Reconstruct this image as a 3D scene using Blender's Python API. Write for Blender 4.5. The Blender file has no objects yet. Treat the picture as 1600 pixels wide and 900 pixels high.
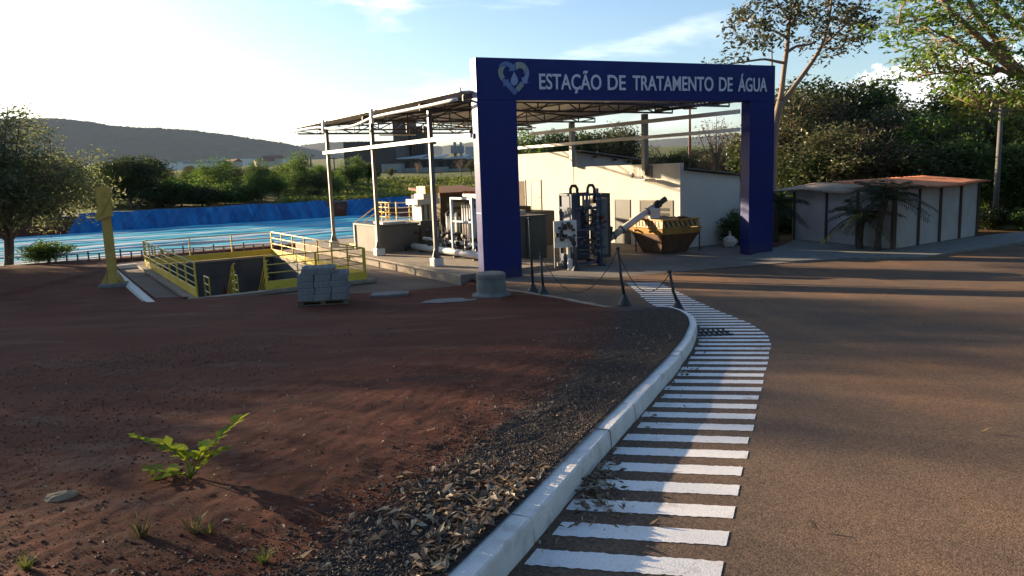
import bpy, math, random
import numpy as np
from mathutils import Vector, Matrix

C = bpy.context.scene.collection
SC = bpy.context.scene

# ------------------------------------------------------------------ camera
F_PX = 1200.0                       # focal length in pixels of a 1600 wide picture
PITCH, ROLL = math.radians(8.6), math.radians(-2.04)
cam_data = bpy.data.cameras.new('camera')
cam_data.sensor_width = 36.0
cam_data.lens = 36.0 * F_PX / 1600.0
cam_data.clip_start = 0.05
cam_data.clip_end = 20000.0
cam = bpy.data.objects.new('camera', cam_data)
C.objects.link(cam)
CAM_R = Matrix.Rotation(math.pi / 2 - PITCH, 3, 'X') @ Matrix.Rotation(ROLL, 3, 'Z')
cam.matrix_world = CAM_R.to_4x4()
SC.camera = cam

# ------------------------------------------------------------------ sky, sun, exposure
SUN_AZ, SUN_EL = math.radians(-57), math.radians(10.8)      # azimuth from +Y towards +X
SUN_DIR = Vector((math.cos(SUN_EL) * math.sin(SUN_AZ), math.cos(SUN_EL) * math.cos(SUN_AZ), math.sin(SUN_EL)))
SKY_STRENGTH = 0.076
sun_data = bpy.data.lights.new('sun', 'SUN')
sun_data.energy = 5.0
sun_data.angle = math.radians(0.6)
sun_data.color = (1.0, 0.77, 0.50)
sun = bpy.data.objects.new('sun', sun_data)
C.objects.link(sun)
sun.rotation_euler = SUN_DIR.to_track_quat('Z', 'Y').to_euler()
SC.view_settings.view_transform = 'Standard'
SC.view_settings.look = 'None'
SC.view_settings.gamma = 1.0
SC.view_settings.use_curve_mapping = False
SC.view_settings.exposure = 1.8

world = bpy.data.worlds.new('World')
SC.world = world
world.use_nodes = True


def build_world():
    nt = world.node_tree
    n, l = nt.nodes, nt.links
    n.clear()
    out = n.new('ShaderNodeOutputWorld')
    bg = n.new('ShaderNodeBackground')
    sky = n.new('ShaderNodeTexSky')
    sky.sky_type = 'NISHITA'
    sky.sun_disc = False
    sky.sun_elevation = SUN_EL
    sky.sun_rotation = SUN_AZ
    sky.altitude = 600
    sky.air_density = 1.0
    sky.dust_density = 1.8
    sky.ozone_density = 2.6
    tc = n.new('ShaderNodeTexCoord')
    sep = n.new('ShaderNodeSeparateXYZ')
    l.new(tc.outputs['Generated'], sep.inputs[0])

    def math_(op, a, b=None, clamp=False):
        m = n.new('ShaderNodeMath')
        m.operation = op
        m.use_clamp = clamp
        for i, v in enumerate((a, b)):
            if v is None:
                continue
            if isinstance(v, (int, float)):
                m.inputs[i].default_value = v
            else:
                l.new(v, m.inputs[i])
        return m.outputs[0]

    def rng(v, a, b, c=0.0, d=1.0):
        m = n.new('ShaderNodeMapRange')
        m.interpolation_type = 'SMOOTHSTEP'
        l.new(v, m.inputs[0])
        for i, q in enumerate((a, b, c, d)):
            m.inputs[i + 1].default_value = q
        return m.outputs[0]
    az = math_('ARCTAN2', sep.outputs['X'], sep.outputs['Y'])      # radians from +Y
    el = math_('ARCSINE', sep.outputs['Z'])

    def noise(scale_az, scale_el, detail, rough, seed, dist=0.0):
        cmb = n.new('ShaderNodeCombineXYZ')
        l.new(math_('MULTIPLY', az, scale_az), cmb.inputs[0])
        l.new(math_('MULTIPLY', el, scale_el), cmb.inputs[1])
        cmb.inputs[2].default_value = seed
        t = n.new('ShaderNodeTexNoise')
        t.inputs['Scale'].default_value = 1.0
        t.inputs['Detail'].default_value = detail
        t.inputs['Roughness'].default_value = rough
        t.inputs['Distortion'].default_value = dist
        l.new(cmb.outputs[0], t.inputs['Vector'])
        return t.outputs['Fac']
    # thin high streaks
    w = noise(3.2, 15.0, 7, 0.6, 3.1, 0.4)
    w = rng(w, 0.50, 0.72)
    w = math_('MULTIPLY', w, rng(el, 0.02, 0.07))
    w = math_('MULTIPLY', w, rng(el, 0.42, 0.2))
    w = math_('MULTIPLY', w, rng(az, 0.36, 0.14))
    w = math_('MULTIPLY', w, 0.6)
    # heaped white cloud low on the right
    body = noise(30.0, 42.0, 8, 0.62, 7.4, 0.2)
    top = math_('ADD', math_('MULTIPLY', noise(16.0, 0.0, 6, 0.65, 1.7), 0.085), 0.062)
    hgt = math_('SUBTRACT', top, el)
    cu = math_('ADD', math_('MULTIPLY', hgt, 26.0), math_('MULTIPLY', math_('SUBTRACT', body, 0.5), 2.4))
    cu = rng(cu, 0.0, 0.35)
    cu = math_('MULTIPLY', cu, rng(az, 0.36, 0.44))
    cu = math_('MULTIPLY', cu, rng(az, 0.90, 0.62))
    cu = math_('MULTIPLY', cu, 0.85)
    shade = rng(noise(24.0, 34.0, 6, 0.55, 11.0), 0.3, 0.7)
    mixc = n.new('ShaderNodeMix')
    mixc.data_type = 'RGBA'
    l.new(shade, mixc.inputs[0])
    mixc.inputs[6].default_value = (5.2, 5.6, 6.6, 1)
    mixc.inputs[7].default_value = (8.2, 8.0, 7.9, 1)
    m1 = n.new('ShaderNodeMix')
    m1.data_type = 'RGBA'
    l.new(w, m1.inputs[0])
    l.new(sky.outputs[0], m1.inputs[6])
    m1.inputs[7].default_value = (7.6, 7.7, 7.8, 1)
    m2 = n.new('ShaderNodeMix')
    m2.data_type = 'RGBA'
    l.new(cu, m2.inputs[0])
    l.new(m1.outputs[2], m2.inputs[6])
    l.new(mixc.outputs[2], m2.inputs[7])
    l.new(m2.outputs[2], bg.inputs['Color'])
    bg.inputs['Strength'].default_value = SKY_STRENGTH
    l.new(bg.outputs[0], out.inputs['Surface'])


build_world()

# ------------------------------------------------------------------ materials


def new_mat(name):
    m = bpy.data.materials.new(name)
    m.use_nodes = True
    return m, m.node_tree.nodes, m.node_tree.links, m.node_tree.nodes['Principled BSDF']


def mat(name, c1, c2=None, scale=6.0, rough=0.6, metal=0.0, bump=0.0, bscale=40.0, lo=0.35, hi=0.65,
        stretch=(1, 1, 1), coords='Object', spec=0.5, c3=None, s3=2.0, t3=(0.55, 0.7), det=6):
    """principled material whose colour wanders between c1 and c2 (c3: stains on top)"""
    m, n, l, p = new_mat(name)
    p.inputs['Roughness'].default_value = rough
    p.inputs['Metallic'].default_value = metal
    p.inputs['Specular IOR Level'].default_value = spec
    if c2 is None:
        c2 = tuple(x * 0.8 for x in c1)
    if coords == 'World':
        g = n.new('ShaderNodeNewGeometry')
        src = g.outputs['Position']
    else:
        g = n.new('ShaderNodeTexCoord')
        src = g.outputs['Object']
    mp = n.new('ShaderNodeMapping')
    mp.inputs['Scale'].default_value = stretch
    l.new(src, mp.inputs['Vector'])

    def noise(s, d=det, r=0.6):
        t = n.new('ShaderNodeTexNoise')
        t.inputs['Scale'].default_value = s
        t.inputs['Detail'].default_value = d
        t.inputs['Roughness'].default_value = r
        l.new(mp.outputs[0], t.inputs['Vector'])
        return t.outputs['Fac']

    def ramp(f, a, b):
        r = n.new('ShaderNodeMapRange')
        l.new(f, r.inputs[0])
        r.inputs[1].default_value, r.inputs[2].default_value = a, b
        return r.outputs[0]
    mx = n.new('ShaderNodeMix')
    mx.data_type = 'RGBA'
    l.new(ramp(noise(scale), lo, hi), mx.inputs[0])
    mx.inputs[6].default_value = (*c1, 1)
    mx.inputs[7].default_value = (*c2, 1)
    col = mx.outputs[2]
    if c3:
        m3 = n.new('ShaderNodeMix')
        m3.data_type = 'RGBA'
        l.new(ramp(noise(s3), *t3), m3.inputs[0])
        l.new(col, m3.inputs[6])
        m3.inputs[7].default_value = (*c3, 1)
        col = m3.outputs[2]
    l.new(col, p.inputs['Base Color'])
    if bump:
        b = n.new('ShaderNodeBump')
        b.inputs['Strength'].default_value = bump
        b.inputs['Distance'].default_value = 0.02
        l.new(noise(bscale, 5), b.inputs['Height'])
        l.new(b.outputs[0], p.inputs['Normal'])
    return m


def leaf_mat(name, dark, mid, light, trans=0.35):
    m, n, l, p = new_mat(name)
    out = n['Material Output']
    n.remove(p)
    at = n.new('ShaderNodeAttribute')
    at.attribute_name = 'tone'
    r = n.new('ShaderNodeValToRGB')
    e = r.color_ramp.elements
    e[0].position, e[0].color = 0.0, (*dark, 1)
    e[1].position, e[1].color = 1.0, (*light, 1)
    x = e.new(0.55)
    x.color = (*mid, 1)
    l.new(at.outputs['Fac'], r.inputs[0])
    d = n.new('ShaderNodeBsdfDiffuse')
    t = n.new('ShaderNodeBsdfTranslucent')
    g = n.new('ShaderNodeBsdfGlossy')
    g.inputs['Roughness'].default_value = 0.45
    g.inputs['Color'].default_value = (0.5, 0.5, 0.5, 1)
    l.new(r.outputs[0], d.inputs['Color'])
    hs = n.new('ShaderNodeHueSaturation')
    hs.inputs['Hue'].default_value = 0.48
    hs.inputs['Value'].default_value = 1.5
    l.new(r.outputs[0], hs.inputs['Color'])
    l.new(hs.outputs[0], t.inputs['Color'])
    m1 = n.new('ShaderNodeMixShader')
    m1.inputs[0].default_value = trans
    l.new(d.outputs[0], m1.inputs[1])
    l.new(t.outputs[0], m1.inputs[2])
    m2 = n.new('ShaderNodeMixShader')
    m2.inputs[0].default_value = 0.05
    l.new(m1.outputs[0], m2.inputs[1])
    l.new(g.outputs[0], m2.inputs[2])
    l.new(m2.outputs[0], out.inputs['Surface'])
    return m


M = {}
M['blue'] = mat('portal_blue', (0.008, 0.020, 0.15), (0.006, 0.015, 0.12), 0.9, 0.42, spec=0.22, bump=0.25, bscale=1.4, c3=(0.016, 0.022, 0.09), s3=2.5, t3=(0.56, 0.85))
M['joint_and_glare'] = mat('portal_joint_and_glare', (0.30, 0.34, 0.5), None, 5, 0.4)
M['letter'] = mat('letter_white', (0.62, 0.64, 0.72), (0.56, 0.58, 0.66), 3, 0.4)
M['logo_blue'] = mat('logo_blue', (0.10, 0.17, 0.38), (0.06, 0.12, 0.30), 1.5, 0.4)
M['logo_pale'] = mat('logo_pale', (0.24, 0.31, 0.50), (0.17, 0.24, 0.43), 1.5, 0.4)
M['logo_green'] = mat('logo_green', (0.27, 0.31, 0.24), (0.20, 0.25, 0.21), 1.5, 0.4)
M['steel'] = mat('dark_steel', (0.09, 0.085, 0.08), (0.06, 0.056, 0.052), 4, 0.5, 0.2)
M['galv'] = mat('galvanised_steel', (0.20, 0.195, 0.185), (0.14, 0.137, 0.13), 5, 0.45, 0.5, stretch=(1, 1, .3))
M['white_metal'] = mat('white_paint_metal', (0.72, 0.70, 0.66), (0.60, 0.58, 0.54), 3, 0.4)
M['roofing'] = mat('roof_sheet', (0.52, 0.51, 0.48), (0.40, 0.39, 0.37), 2, 0.5, 0.2)
M['plaster'] = mat('cream_plaster', (0.66, 0.63, 0.56), (0.60, 0.57, 0.50), 1.2, 0.85, bump=0.15, bscale=60, c3=(0.60, 0.55, 0.46), s3=0.7, t3=(0.62, 0.85))
M['plaster_grey'] = mat('grey_plaster', (0.50, 0.48, 0.46), (0.42, 0.40, 0.38), 1.5, 0.85, bump=0.15)
M['door_tan'] = mat('door_tan', (0.34, 0.27, 0.18), (0.28, 0.22, 0.15), 3, 0.5)
M['door_dark'] = mat('door_dark', (0.055, 0.06, 0.06), (0.04, 0.044, 0.045), 3, 0.5)
M['dark'] = mat('dark_void', (0.012, 0.012, 0.013), None, 3, 0.8)
M['concrete'] = mat('concrete', (0.31, 0.26, 0.20), (0.22, 0.18, 0.135), 3.5, 0.9, bump=0.25, bscale=30, c3=(0.22, 0.13, 0.085), s3=0.9, t3=(0.5, 0.75))
M['concrete_grey'] = mat('concrete_grey', (0.20, 0.20, 0.19), (0.14, 0.14, 0.13), 4, 0.9, bump=0.3, bscale=40)
M['block'] = mat('concrete_block', (0.27, 0.265, 0.265), (0.19, 0.187, 0.187), 9, 0.95, bump=0.5, bscale=90)
M['tank_green'] = mat('tank_green', (0.085, 0.10, 0.085), (0.06, 0.075, 0.065), 1.5, 0.5)
M['tank_grey'] = mat('tank_grey', (0.13, 0.125, 0.105), (0.09, 0.085, 0.075), 1.5, 0.7)
M['yellow'] = mat('yellow_paint', (0.74, 0.52, 0.045), (0.64, 0.44, 0.045), 4, 0.45, c3=(0.30, 0.17, 0.05), s3=5, t3=(0.62, 0.8))
M['yellow_post'] = mat('yellow_post_paint', (0.55, 0.36, 0.07), (0.45, 0.28, 0.06), 4, 0.5, c3=(0.20, 0.10, 0.04), s3=4, t3=(0.6, 0.8))
M['rail_pale'] = mat('pale_rail', (0.66, 0.54, 0.24), (0.58, 0.47, 0.20), 5, 0.4, 0.2)
M['skip'] = mat('skip_yellow', (0.46, 0.25, 0.05), (0.34, 0.175, 0.04), 3, 0.6, c3=(0.16, 0.07, 0.03), s3=3, t3=(0.55, 0.7))
M['skip_dark'] = mat('skip_rust', (0.16, 0.085, 0.045), (0.09, 0.05, 0.03), 3, 0.8)
M['rubble'] = mat('rubble', (0.40, 0.30, 0.22), (0.24, 0.16, 0.11), 7, 0.95, bump=0.6, bscale=25)
M['mach_blue'] = mat('machine_blue', (0.03, 0.05, 0.10), (0.022, 0.036, 0.075), 3, 0.45)
M['black'] = mat('black_rubber', (0.018, 0.018, 0.019), (0.03, 0.03, 0.03), 6, 0.6)
M['pvc'] = mat('white_pvc', (0.72, 0.71, 0.68), (0.62, 0.61, 0.58), 4, 0.35)
M['red_valve'] = mat('red_valve', (0.20, 0.035, 0.025), (0.14, 0.03, 0.02), 5, 0.5)
M['pale_blue'] = mat('pale_blue_frame', (0.30, 0.42, 0.55), (0.24, 0.35, 0.48), 4, 0.45)
M['membrane'] = mat('membrane_tube', (0.50, 0.46, 0.42), (0.40, 0.36, 0.33), 4, 0.5, stretch=(1, 1, .3))
M['cream'] = mat('cream_box', (0.68, 0.62, 0.48), (0.58, 0.52, 0.40), 3, 0.6)
M['rust_roof'] = mat('rust_red_sheet', (0.20, 0.075, 0.035), (0.14, 0.055, 0.03), 2.5, 0.8)
M['brown_wall'] = mat('brown_wall', (0.13, 0.095, 0.06), (0.09, 0.065, 0.045), 2.5, 0.85)
M['wood'] = mat('pallet_wood', (0.20, 0.15, 0.10), (0.13, 0.095, 0.065), 5, 0.85, stretch=(1, 6, 6))
M['shed_wall'] = mat('shed_panel', (0.36, 0.355, 0.36), (0.30, 0.295, 0.30), 1.3, 0.7, c3=(0.24, 0.19, 0.16), s3=1.1, t3=(0.6, 0.85))
M['shed_post'] = mat('shed_post', (0.05, 0.028, 0.022), None, 3, 0.6)
M['tile_tan'] = mat('old_roof_tan', (0.33, 0.25, 0.17), (0.22, 0.165, 0.12), 2.2, 0.9, bump=0.4, bscale=12)
M['tile_orange'] = mat('roof_orange', (0.55, 0.19, 0.07), (0.44, 0.14, 0.05), 2.0, 0.85, c3=(0.50, 0.42, 0.36), s3=0.9, t3=(0.62, 0.66))
M['bark'] = mat('bark', (0.15, 0.105, 0.075), (0.085, 0.062, 0.047), 3, 0.95, bump=0.6, bscale=18, stretch=(1, 1, .35))
M['bark_pale'] = mat('bark_pale', (0.30, 0.20, 0.13), (0.18, 0.125, 0.085), 3, 0.9, bump=0.5, bscale=18, stretch=(1, 1, .35))
M['palm_trunk'] = mat('palm_trunk', (0.06, 0.045, 0.035), (0.04, 0.03, 0.024), 6, 0.95, bump=0.6, bscale=14)
M['leaf_dark'] = leaf_mat('leaf_dark', (0.014, 0.024, 0.008), (0.026, 0.045, 0.012), (0.055, 0.078, 0.018))
M['leaf_mid'] = leaf_mat('leaf_mid', (0.028, 0.064, 0.013), (0.054, 0.115, 0.02), (0.105, 0.17, 0.03), .45)
M['leaf_olive'] = leaf_mat('leaf_olive', (0.030, 0.036, 0.018), (0.055, 0.064, 0.028), (0.10, 0.105, 0.04))
M['leaf_grey'] = leaf_mat('leaf_grey', (0.055, 0.07, 0.03), (0.11, 0.13, 0.055), (0.19, 0.21, 0.09), 0.5)
M['leaf_brown'] = leaf_mat('leaf_brown', (0.035, 0.030, 0.020), (0.062, 0.052, 0.03), (0.11, 0.085, 0.04))
M['leaf_yellow'] = leaf_mat('leaf_yellow', (0.05, 0.075, 0.012), (0.12, 0.135, 0.016), (0.21, 0.19, 0.02), 0.4)
M['leaf_feather'] = leaf_mat('leaf_feather', (0.035, 0.085, 0.014), (0.07, 0.15, 0.02), (0.15, 0.21, 0.03), 0.5)
M['leaf_weed'] = leaf_mat('leaf_weed', (0.13, 0.21, 0.015), (0.22, 0.31, 0.02), (0.36, 0.42, 0.035), 0.5)
M['leaf_palm'] = leaf_mat('leaf_palm', (0.014, 0.024, 0.010), (0.026, 0.042, 0.014), (0.05, 0.07, 0.02), 0.25)
M['dry_leaf'] = leaf_mat('dry_leaf', (0.10, 0.062, 0.035), (0.26, 0.185, 0.115), (0.52, 0.44, 0.32), 0.2)
M['grass'] = leaf_mat('grass_blade', (0.045, 0.07, 0.012), (0.09, 0.13, 0.02), (0.17, 0.19, 0.04), 0.35)
M['dry_grass'] = leaf_mat('dry_grass', (0.10, 0.08, 0.03), (0.16, 0.13, 0.05), (0.26, 0.2, 0.09), 0.3)
M['stone'] = leaf_mat('gravel_stone', (0.046, 0.034, 0.028), (0.082, 0.060, 0.048), (0.16, 0.12, 0.09), 0.0)
M['clod'] = leaf_mat('dirt_clod', (0.065, 0.026, 0.016), (0.10, 0.046, 0.03), (0.20, 0.13, 0.09), 0.0)
M['rock'] = mat('rock', (0.36, 0.25, 0.15), (0.24, 0.165, 0.10), 8, 0.9, bump=0.6, bscale=25)
M['iron'] = mat('cast_iron', (0.018, 0.018, 0.02), (0.03, 0.028, 0.028), 9, 0.6, 0.3)
M['bag'] = mat('plastic_bag', (0.62, 0.55, 0.50), (0.48, 0.40, 0.36), 6, 0.5)
M['rope'] = mat('rope', (0.03, 0.026, 0.022), None, 8, 0.9)
M['factory_brick'] = mat('factory_brick', (0.075, 0.06, 0.055), (0.055, 0.046, 0.044), .4, 0.9)
M['factory_pale'] = mat('factory_pale', (0.26, 0.25, 0.24), (0.20, 0.195, 0.19), .4, 0.9)
M['factory_roof'] = mat('factory_roof', (0.34, 0.36, 0.38), (0.26, 0.28, 0.30), .3, 0.6)
M['pole_conc'] = mat('pole_concrete', (0.13, 0.12, 0.108), (0.10, 0.095, 0.088), 3, 0.9)
M['house_wall'] = mat('house_wall', (0.50, 0.42, 0.36), (0.40, 0.34, 0.30), .5, 0.9)
M['house_white'] = mat('house_white', (0.70, 0.68, 0.66), (0.60, 0.58, 0.56), .5, 0.9)
M['house_roof'] = mat('house_roof', (0.24, 0.11, 0.07), (0.18, 0.085, 0.06), .5, 0.9)
M['liner'] = mat('blue_liner', (0.008, 0.16, 0.38), (0.004, 0.07, 0.22), 0.9, 0.65, spec=.2, stretch=(1.5, .22, .22), lo=.38, hi=.62, c3=(0.015, 0.24, 0.48), s3=2.6, t3=(0.56, 0.74), bump=.6, bscale=5)  # dark and pale streaks paint the shading of the folds, besides dust
M['soil'] = mat('exposed_soil', (0.05, 0.04, 0.032), (0.03, 0.026, 0.022), 1.5, 0.95)
M['hill'] = mat('hill_woods', (0.024, 0.030, 0.015), (0.050, 0.052, 0.026), .03, 0.95, coords='World', det=12)

# ------------------------------------------------------------------ mesh builder


class MB:
    def __init__(self):
        self.v, self.f = [], []

    def add(self, verts, faces):
        k = len(self.v)
        self.v += [tuple(p) for p in verts]
        self.f += [tuple(i + k for i in f) for f in faces]
        return self

    def box(self, c, s, rz=0.0, taper=1.0, rot=None):
        hx, hy, hz = s[0] / 2, s[1] / 2, s[2] / 2
        vs = []
        Rm = rot if rot is not None else Matrix.Rotation(rz, 3, 'Z')
        for z, k in ((-hz, 1.0), (hz, taper)):
            for x, y in ((-hx, -hy), (hx, -hy), (hx, hy), (-hx, hy)):
                p = Rm @ Vector((x * k, y * k, z))
                vs.append((c[0] + p.x, c[1] + p.y, c[2] + p.z))
        return self.add(vs, [(3, 2, 1, 0), (4, 5, 6, 7), (0, 1, 5, 4), (1, 2, 6, 5), (2, 3, 7, 6), (3, 0, 4, 7)])

    def span(self, x0, x1, y0, y1, z0, z1):
        return self.box(((x0 + x1) / 2, (y0 + y1) / 2, (z0 + z1) / 2), (abs(x1 - x0), abs(y1 - y0), abs(z1 - z0)))

    def bar(self, p, q, w, h=None):
        """rectangular bar from p to q"""
        p, q = Vector(p), Vector(q)
        d = q - p
        L = d.length
        d.normalize()
        up = Vector((0, 0, 1)) if abs(d.z) < 0.95 else Vector((0, 1, 0))
        sx = d.cross(up).normalized()
        sz = sx.cross(d).normalized()
        Rm = Matrix((sx, d, sz)).transposed()
        return self.box((p + q) / 2, (w, L, h or w), rot=Rm)

    def tube(self, pts, r, n=8, cap=True):
        pts = [Vector(p) for p in pts]
        rs = r if isinstance(r, (list, tuple)) else [r] * len(pts)
        vs, fs = [], []
        ref = None
        for i, p in enumerate(pts):
            d = (pts[min(i + 1, len(pts) - 1)] - pts[max(i - 1, 0)]).normalized()
            if ref is None:
                ref = Vector((0, 0, 1)) if abs(d.z) < 0.9 else Vector((1, 0, 0))
            a = d.cross(ref)
            if a.length < 1e-5:
                a = d.cross(Vector((0.3, 1, 0.2)))
            a.normalize()
            b = a.cross(d).normalized()
            ref = b
            for k in range(n):
                t = 2 * math.pi * k / n
                vs.append(p + (a * math.cos(t) + b * math.sin(t)) * rs[i])
        for i in range(len(pts) - 1):
            for k in range(n):
                k2 = (k + 1) % n
                fs.append((i * n + k, i * n + k2, (i + 1) * n + k2, (i + 1) * n + k))
        if cap:
            fs.append(tuple(range(n - 1, -1, -1)))
            fs.append(tuple((len(pts) - 1) * n + k for k in range(n)))
        return self.add(vs, fs)

    def lathe(self, prof, c=(0, 0, 0), n=20):
        vs, fs = [], []
        for r, z in prof:
            for k in range(n):
                t = 2 * math.pi * k / n
                vs.append((c[0] + r * math.cos(t), c[1] + r * math.sin(t), c[2] + z))
        for i in range(len(prof) - 1):
            for k in range(n):
                k2 = (k + 1) % n
                fs.append((i * n + k, i * n + k2, (i + 1) * n + k2, (i + 1) * n + k))
        fs.append(tuple(range(n - 1, -1, -1)))
        fs.append(tuple((len(prof) - 1) * n + k for k in range(n)))
        return self.add(vs, fs)

    def prism(self, poly, z0, z1):
        """vertical prism; z1 may be a list with a height per corner"""
        n = len(poly)
        z0s = z0 if isinstance(z0, (list, tuple)) else [z0] * n
        z1s = z1 if isinstance(z1, (list, tuple)) else [z1] * n
        vs = [(p[0], p[1], a) for p, a in zip(poly, z0s)] + [(p[0], p[1], a) for p, a in zip(poly, z1s)]
        fs = [tuple(range(n - 1, -1, -1)), tuple(range(n, 2 * n))]
        fs += [(i, (i + 1) % n, n + (i + 1) % n, n + i) for i in range(n)]
        return self.add(vs, fs)

    def plate(self, poly, y0, y1):
        """upright plate: polygon in x,z extruded along y"""
        n = len(poly)
        vs = [(p[0], y0, p[1]) for p in poly] + [(p[0], y1, p[1]) for p in poly]
        fs = [tuple(range(n)), tuple(range(2 * n - 1, n - 1, -1))]
        fs += [((i + 1) % n, i, n + i, n + (i + 1) % n) for i in range(n)]
        return self.add(vs, fs)

    def build(self, name, material, parent=None, smooth=False, bevel=0.0):
        me = bpy.data.meshes.new(name)
        me.from_pydata([tuple(p) for p in self.v], [], self.f)
        me.materials.append(M[material] if isinstance(material, str) else material)
        if smooth:
            me.polygons.foreach_set('use_smooth', [True] * len(me.polygons))
        me.update()
        o = bpy.data.objects.new(name, me)
        C.objects.link(o)
        if parent is not None:
            o.parent = parent
        if bevel:
            b = o.modifiers.new('bevel', 'BEVEL')
            b.width = bevel
            b.segments = 2
            b.limit_method = 'ANGLE'
        return o


def np_mesh(name, verts, faces, material, parent=None, tone=None, smooth=False):
    """mesh from numpy arrays; all faces with the same number of corners"""
    verts = np.asarray(verts, np.float32)
    faces = np.asarray(faces, np.int32)
    me = bpy.data.meshes.new(name)
    me.vertices.add(len(verts))
    me.vertices.foreach_set('co', verts.ravel())
    nf, k = faces.shape
    me.loops.add(nf * k)
    me.loops.foreach_set('vertex_index', faces.ravel())
    me.polygons.add(nf)
    me.polygons.foreach_set('loop_start', np.arange(0, nf * k, k, dtype=np.int32))
    me.polygons.foreach_set('loop_total', np.full(nf, k, np.int32))
    if smooth:
        me.polygons.foreach_set('use_smooth', np.ones(nf, bool))
    if tone is not None:
        a = me.attributes.new('tone', 'FLOAT', 'FACE')
        a.data.foreach_set('value', np.asarray(tone, np.float32))
    me.materials.append(M[material] if isinstance(material, str) else material)
    me.update()
    me.validate()
    o = bpy.data.objects.new(name, me)
    C.objects.link(o)
    if parent is not None:
        o.parent = parent
    return o


def tag(o, label, cat, group=None):
    o['label'] = label
    o['category'] = cat
    if group:
        o['group'] = group
    return o


def thing(name, label, cat, loc=(0, 0, 0), rz=0.0, group=None, scale=None):
    o = bpy.data.objects.new(name, None)
    o.empty_display_size = 0.2
    C.objects.link(o)
    o.location = loc
    o.rotation_euler = (0, 0, rz)
    if scale:
        o.scale = scale
    return tag(o, label, cat, group)


def kind(o, k='structure'):
    o['kind'] = k
    return o


def dup(root, loc=None, rz=None, label=None, scale=None):
    r = root.copy()
    C.objects.link(r)
    if loc is not None:
        r.location = loc
    if rz is not None:
        r.rotation_euler = (0, 0, rz)
    if scale is not None:
        r.scale = scale
    if label:
        r['label'] = label
    for ch in list(root.children):
        c = ch.copy()
        C.objects.link(c)
        c.parent = r
        for g in list(ch.children):
            d = g.copy()
            C.objects.link(d)
            d.parent = c
    return r


# ------------------------------------------------------------------ measuring helpers: pixel of the photograph -> place


def ray(px, py):
    return CAM_R @ Vector(((px - 800) / F_PX, -(py - 450) / F_PX, -1.0))


def onz(px, py, z):
    d = ray(px, py)
    return d * (z / d.z)


def aty(px, py, Y):
    d = ray(px, py)
    return d * (Y / d.y)


def lin(xs, ys, x):
    return float(np.interp(x, xs, ys))


def sstep(a, b, x):
    t = np.clip((x - a) / (b - a), 0, 1)
    return t * t * (3 - 2 * t)


# site grid of the plant: a to the right along the canopy's end, b away along its side
SITE_A = math.radians(32)
ST = Vector((math.cos(SITE_A), math.sin(SITE_A), 0))
SU = Vector((-math.sin(SITE_A), math.cos(SITE_A), 0))
SO = Vector((-2.49, 26.06, 0))


def site(a, b, z=0.0):
    return SO + ST * a + SU * b + Vector((0, 0, z))


# ------------------------------------------------------------------ terrain
def base_z(y):
    """slope from the camera down to the plant's yard"""
    y = np.asarray(y, float)
    yc = np.clip(y, -40, 13)
    z = -1.7 - 0.082 * yc
    d = np.clip(y - 13, 0, 12)
    return z - 0.082 * (d - d * d / 24)


WALK_Z = -3.42
# sunken yard round the basin (convex, anticlockwise)
YARD = [onz(262, 484, -3.3), onz(330, 480, -3.3), onz(585, 458, -3.3), onz(740, 455, -3.3), site(0.0, -2.0), site(0.0, 15.5), site(-8.9, 15.5)]
YARD = [(p.x, p.y) for p in YARD]
BASIN = (-7.75, -2.55, 0.2, 11.4)         # a0 a1 b0 b1
POOL = (-36.0, 16.0, 16.8, 45.0)
POOL_Z = -3.60


def inside_dist(poly, x, y):
    """distance inside a convex anticlockwise polygon (negative outside)"""
    m = None
    for i in range(len(poly)):
        (x0, y0), (x1, y1) = poly[i], poly[(i + 1) % len(poly)]
        dx, dy = x1 - x0, y1 - y0
        L = math.hypot(dx, dy)
        s = (dx * (y - y0) - dy * (x - x0)) / L
        m = s if m is None else np.minimum(m, s)
    return m


def to_site(x, y):
    dx, dy = x - SO.x, y - SO.y
    return dx * ST.x + dy * ST.y, dx * SU.x + dy * SU.y


def terrain(x, y):
    x = np.asarray(x, float)
    y = np.asarray(y, float)
    z = base_z(y)
    a, b = to_site(x, y)
    # far side of the lagoon: bank, then land rising gently to the village
    far = sstep(43.5, 47.0, b)
    bank = -2.2 + 1.8 * sstep(52, 84, b) + 0.0275 * np.clip(y - 130, 0, 1200)
    z = z * (1 - far) + bank * far
    # lagoon hollow
    pd = np.minimum(np.minimum(a - POOL[0], POOL[1] - a), np.minimum(b - POOL[2], POOL[3] - b))
    z = z - (z + 4.4) * sstep(-0.2, 1.0, pd)
    # sunken yard and the basin in it
    m = inside_dist(YARD, x, y)
    z = z - np.clip(z + 3.62, 0, 9) * sstep(0.0, 0.5, m)
    bd = np.minimum(np.minimum(a - BASIN[0], BASIN[1] - a), np.minimum(b - BASIN[2], BASIN[3] - b))
    z = np.where(bd > -0.05, -6.6, z)
    # right far side: wooded ground climbing a little
    z = z + 1.2 * sstep(38, 70, y) * sstep(2, 14, x)
    return z


def ground_hit(px, py, off=0.0):
    d = ray(px, py)
    k = 0.5
    for _ in range(4000):
        p = d * k
        if p.z <= float(terrain(p.x, p.y)) + off:
            break
        k += 0.02 + k * 0.0004
    return d * k


def dirt_hit(px, py):
    d = ray(px, py)
    k = 1.5
    while k < 40:
        p = d * k
        if p.z <= float(dirt_z(p.x, p.y)):
            break
        k += 0.01
    return Vector((p.x, p.y, float(dirt_z(p.x, p.y))))


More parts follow.
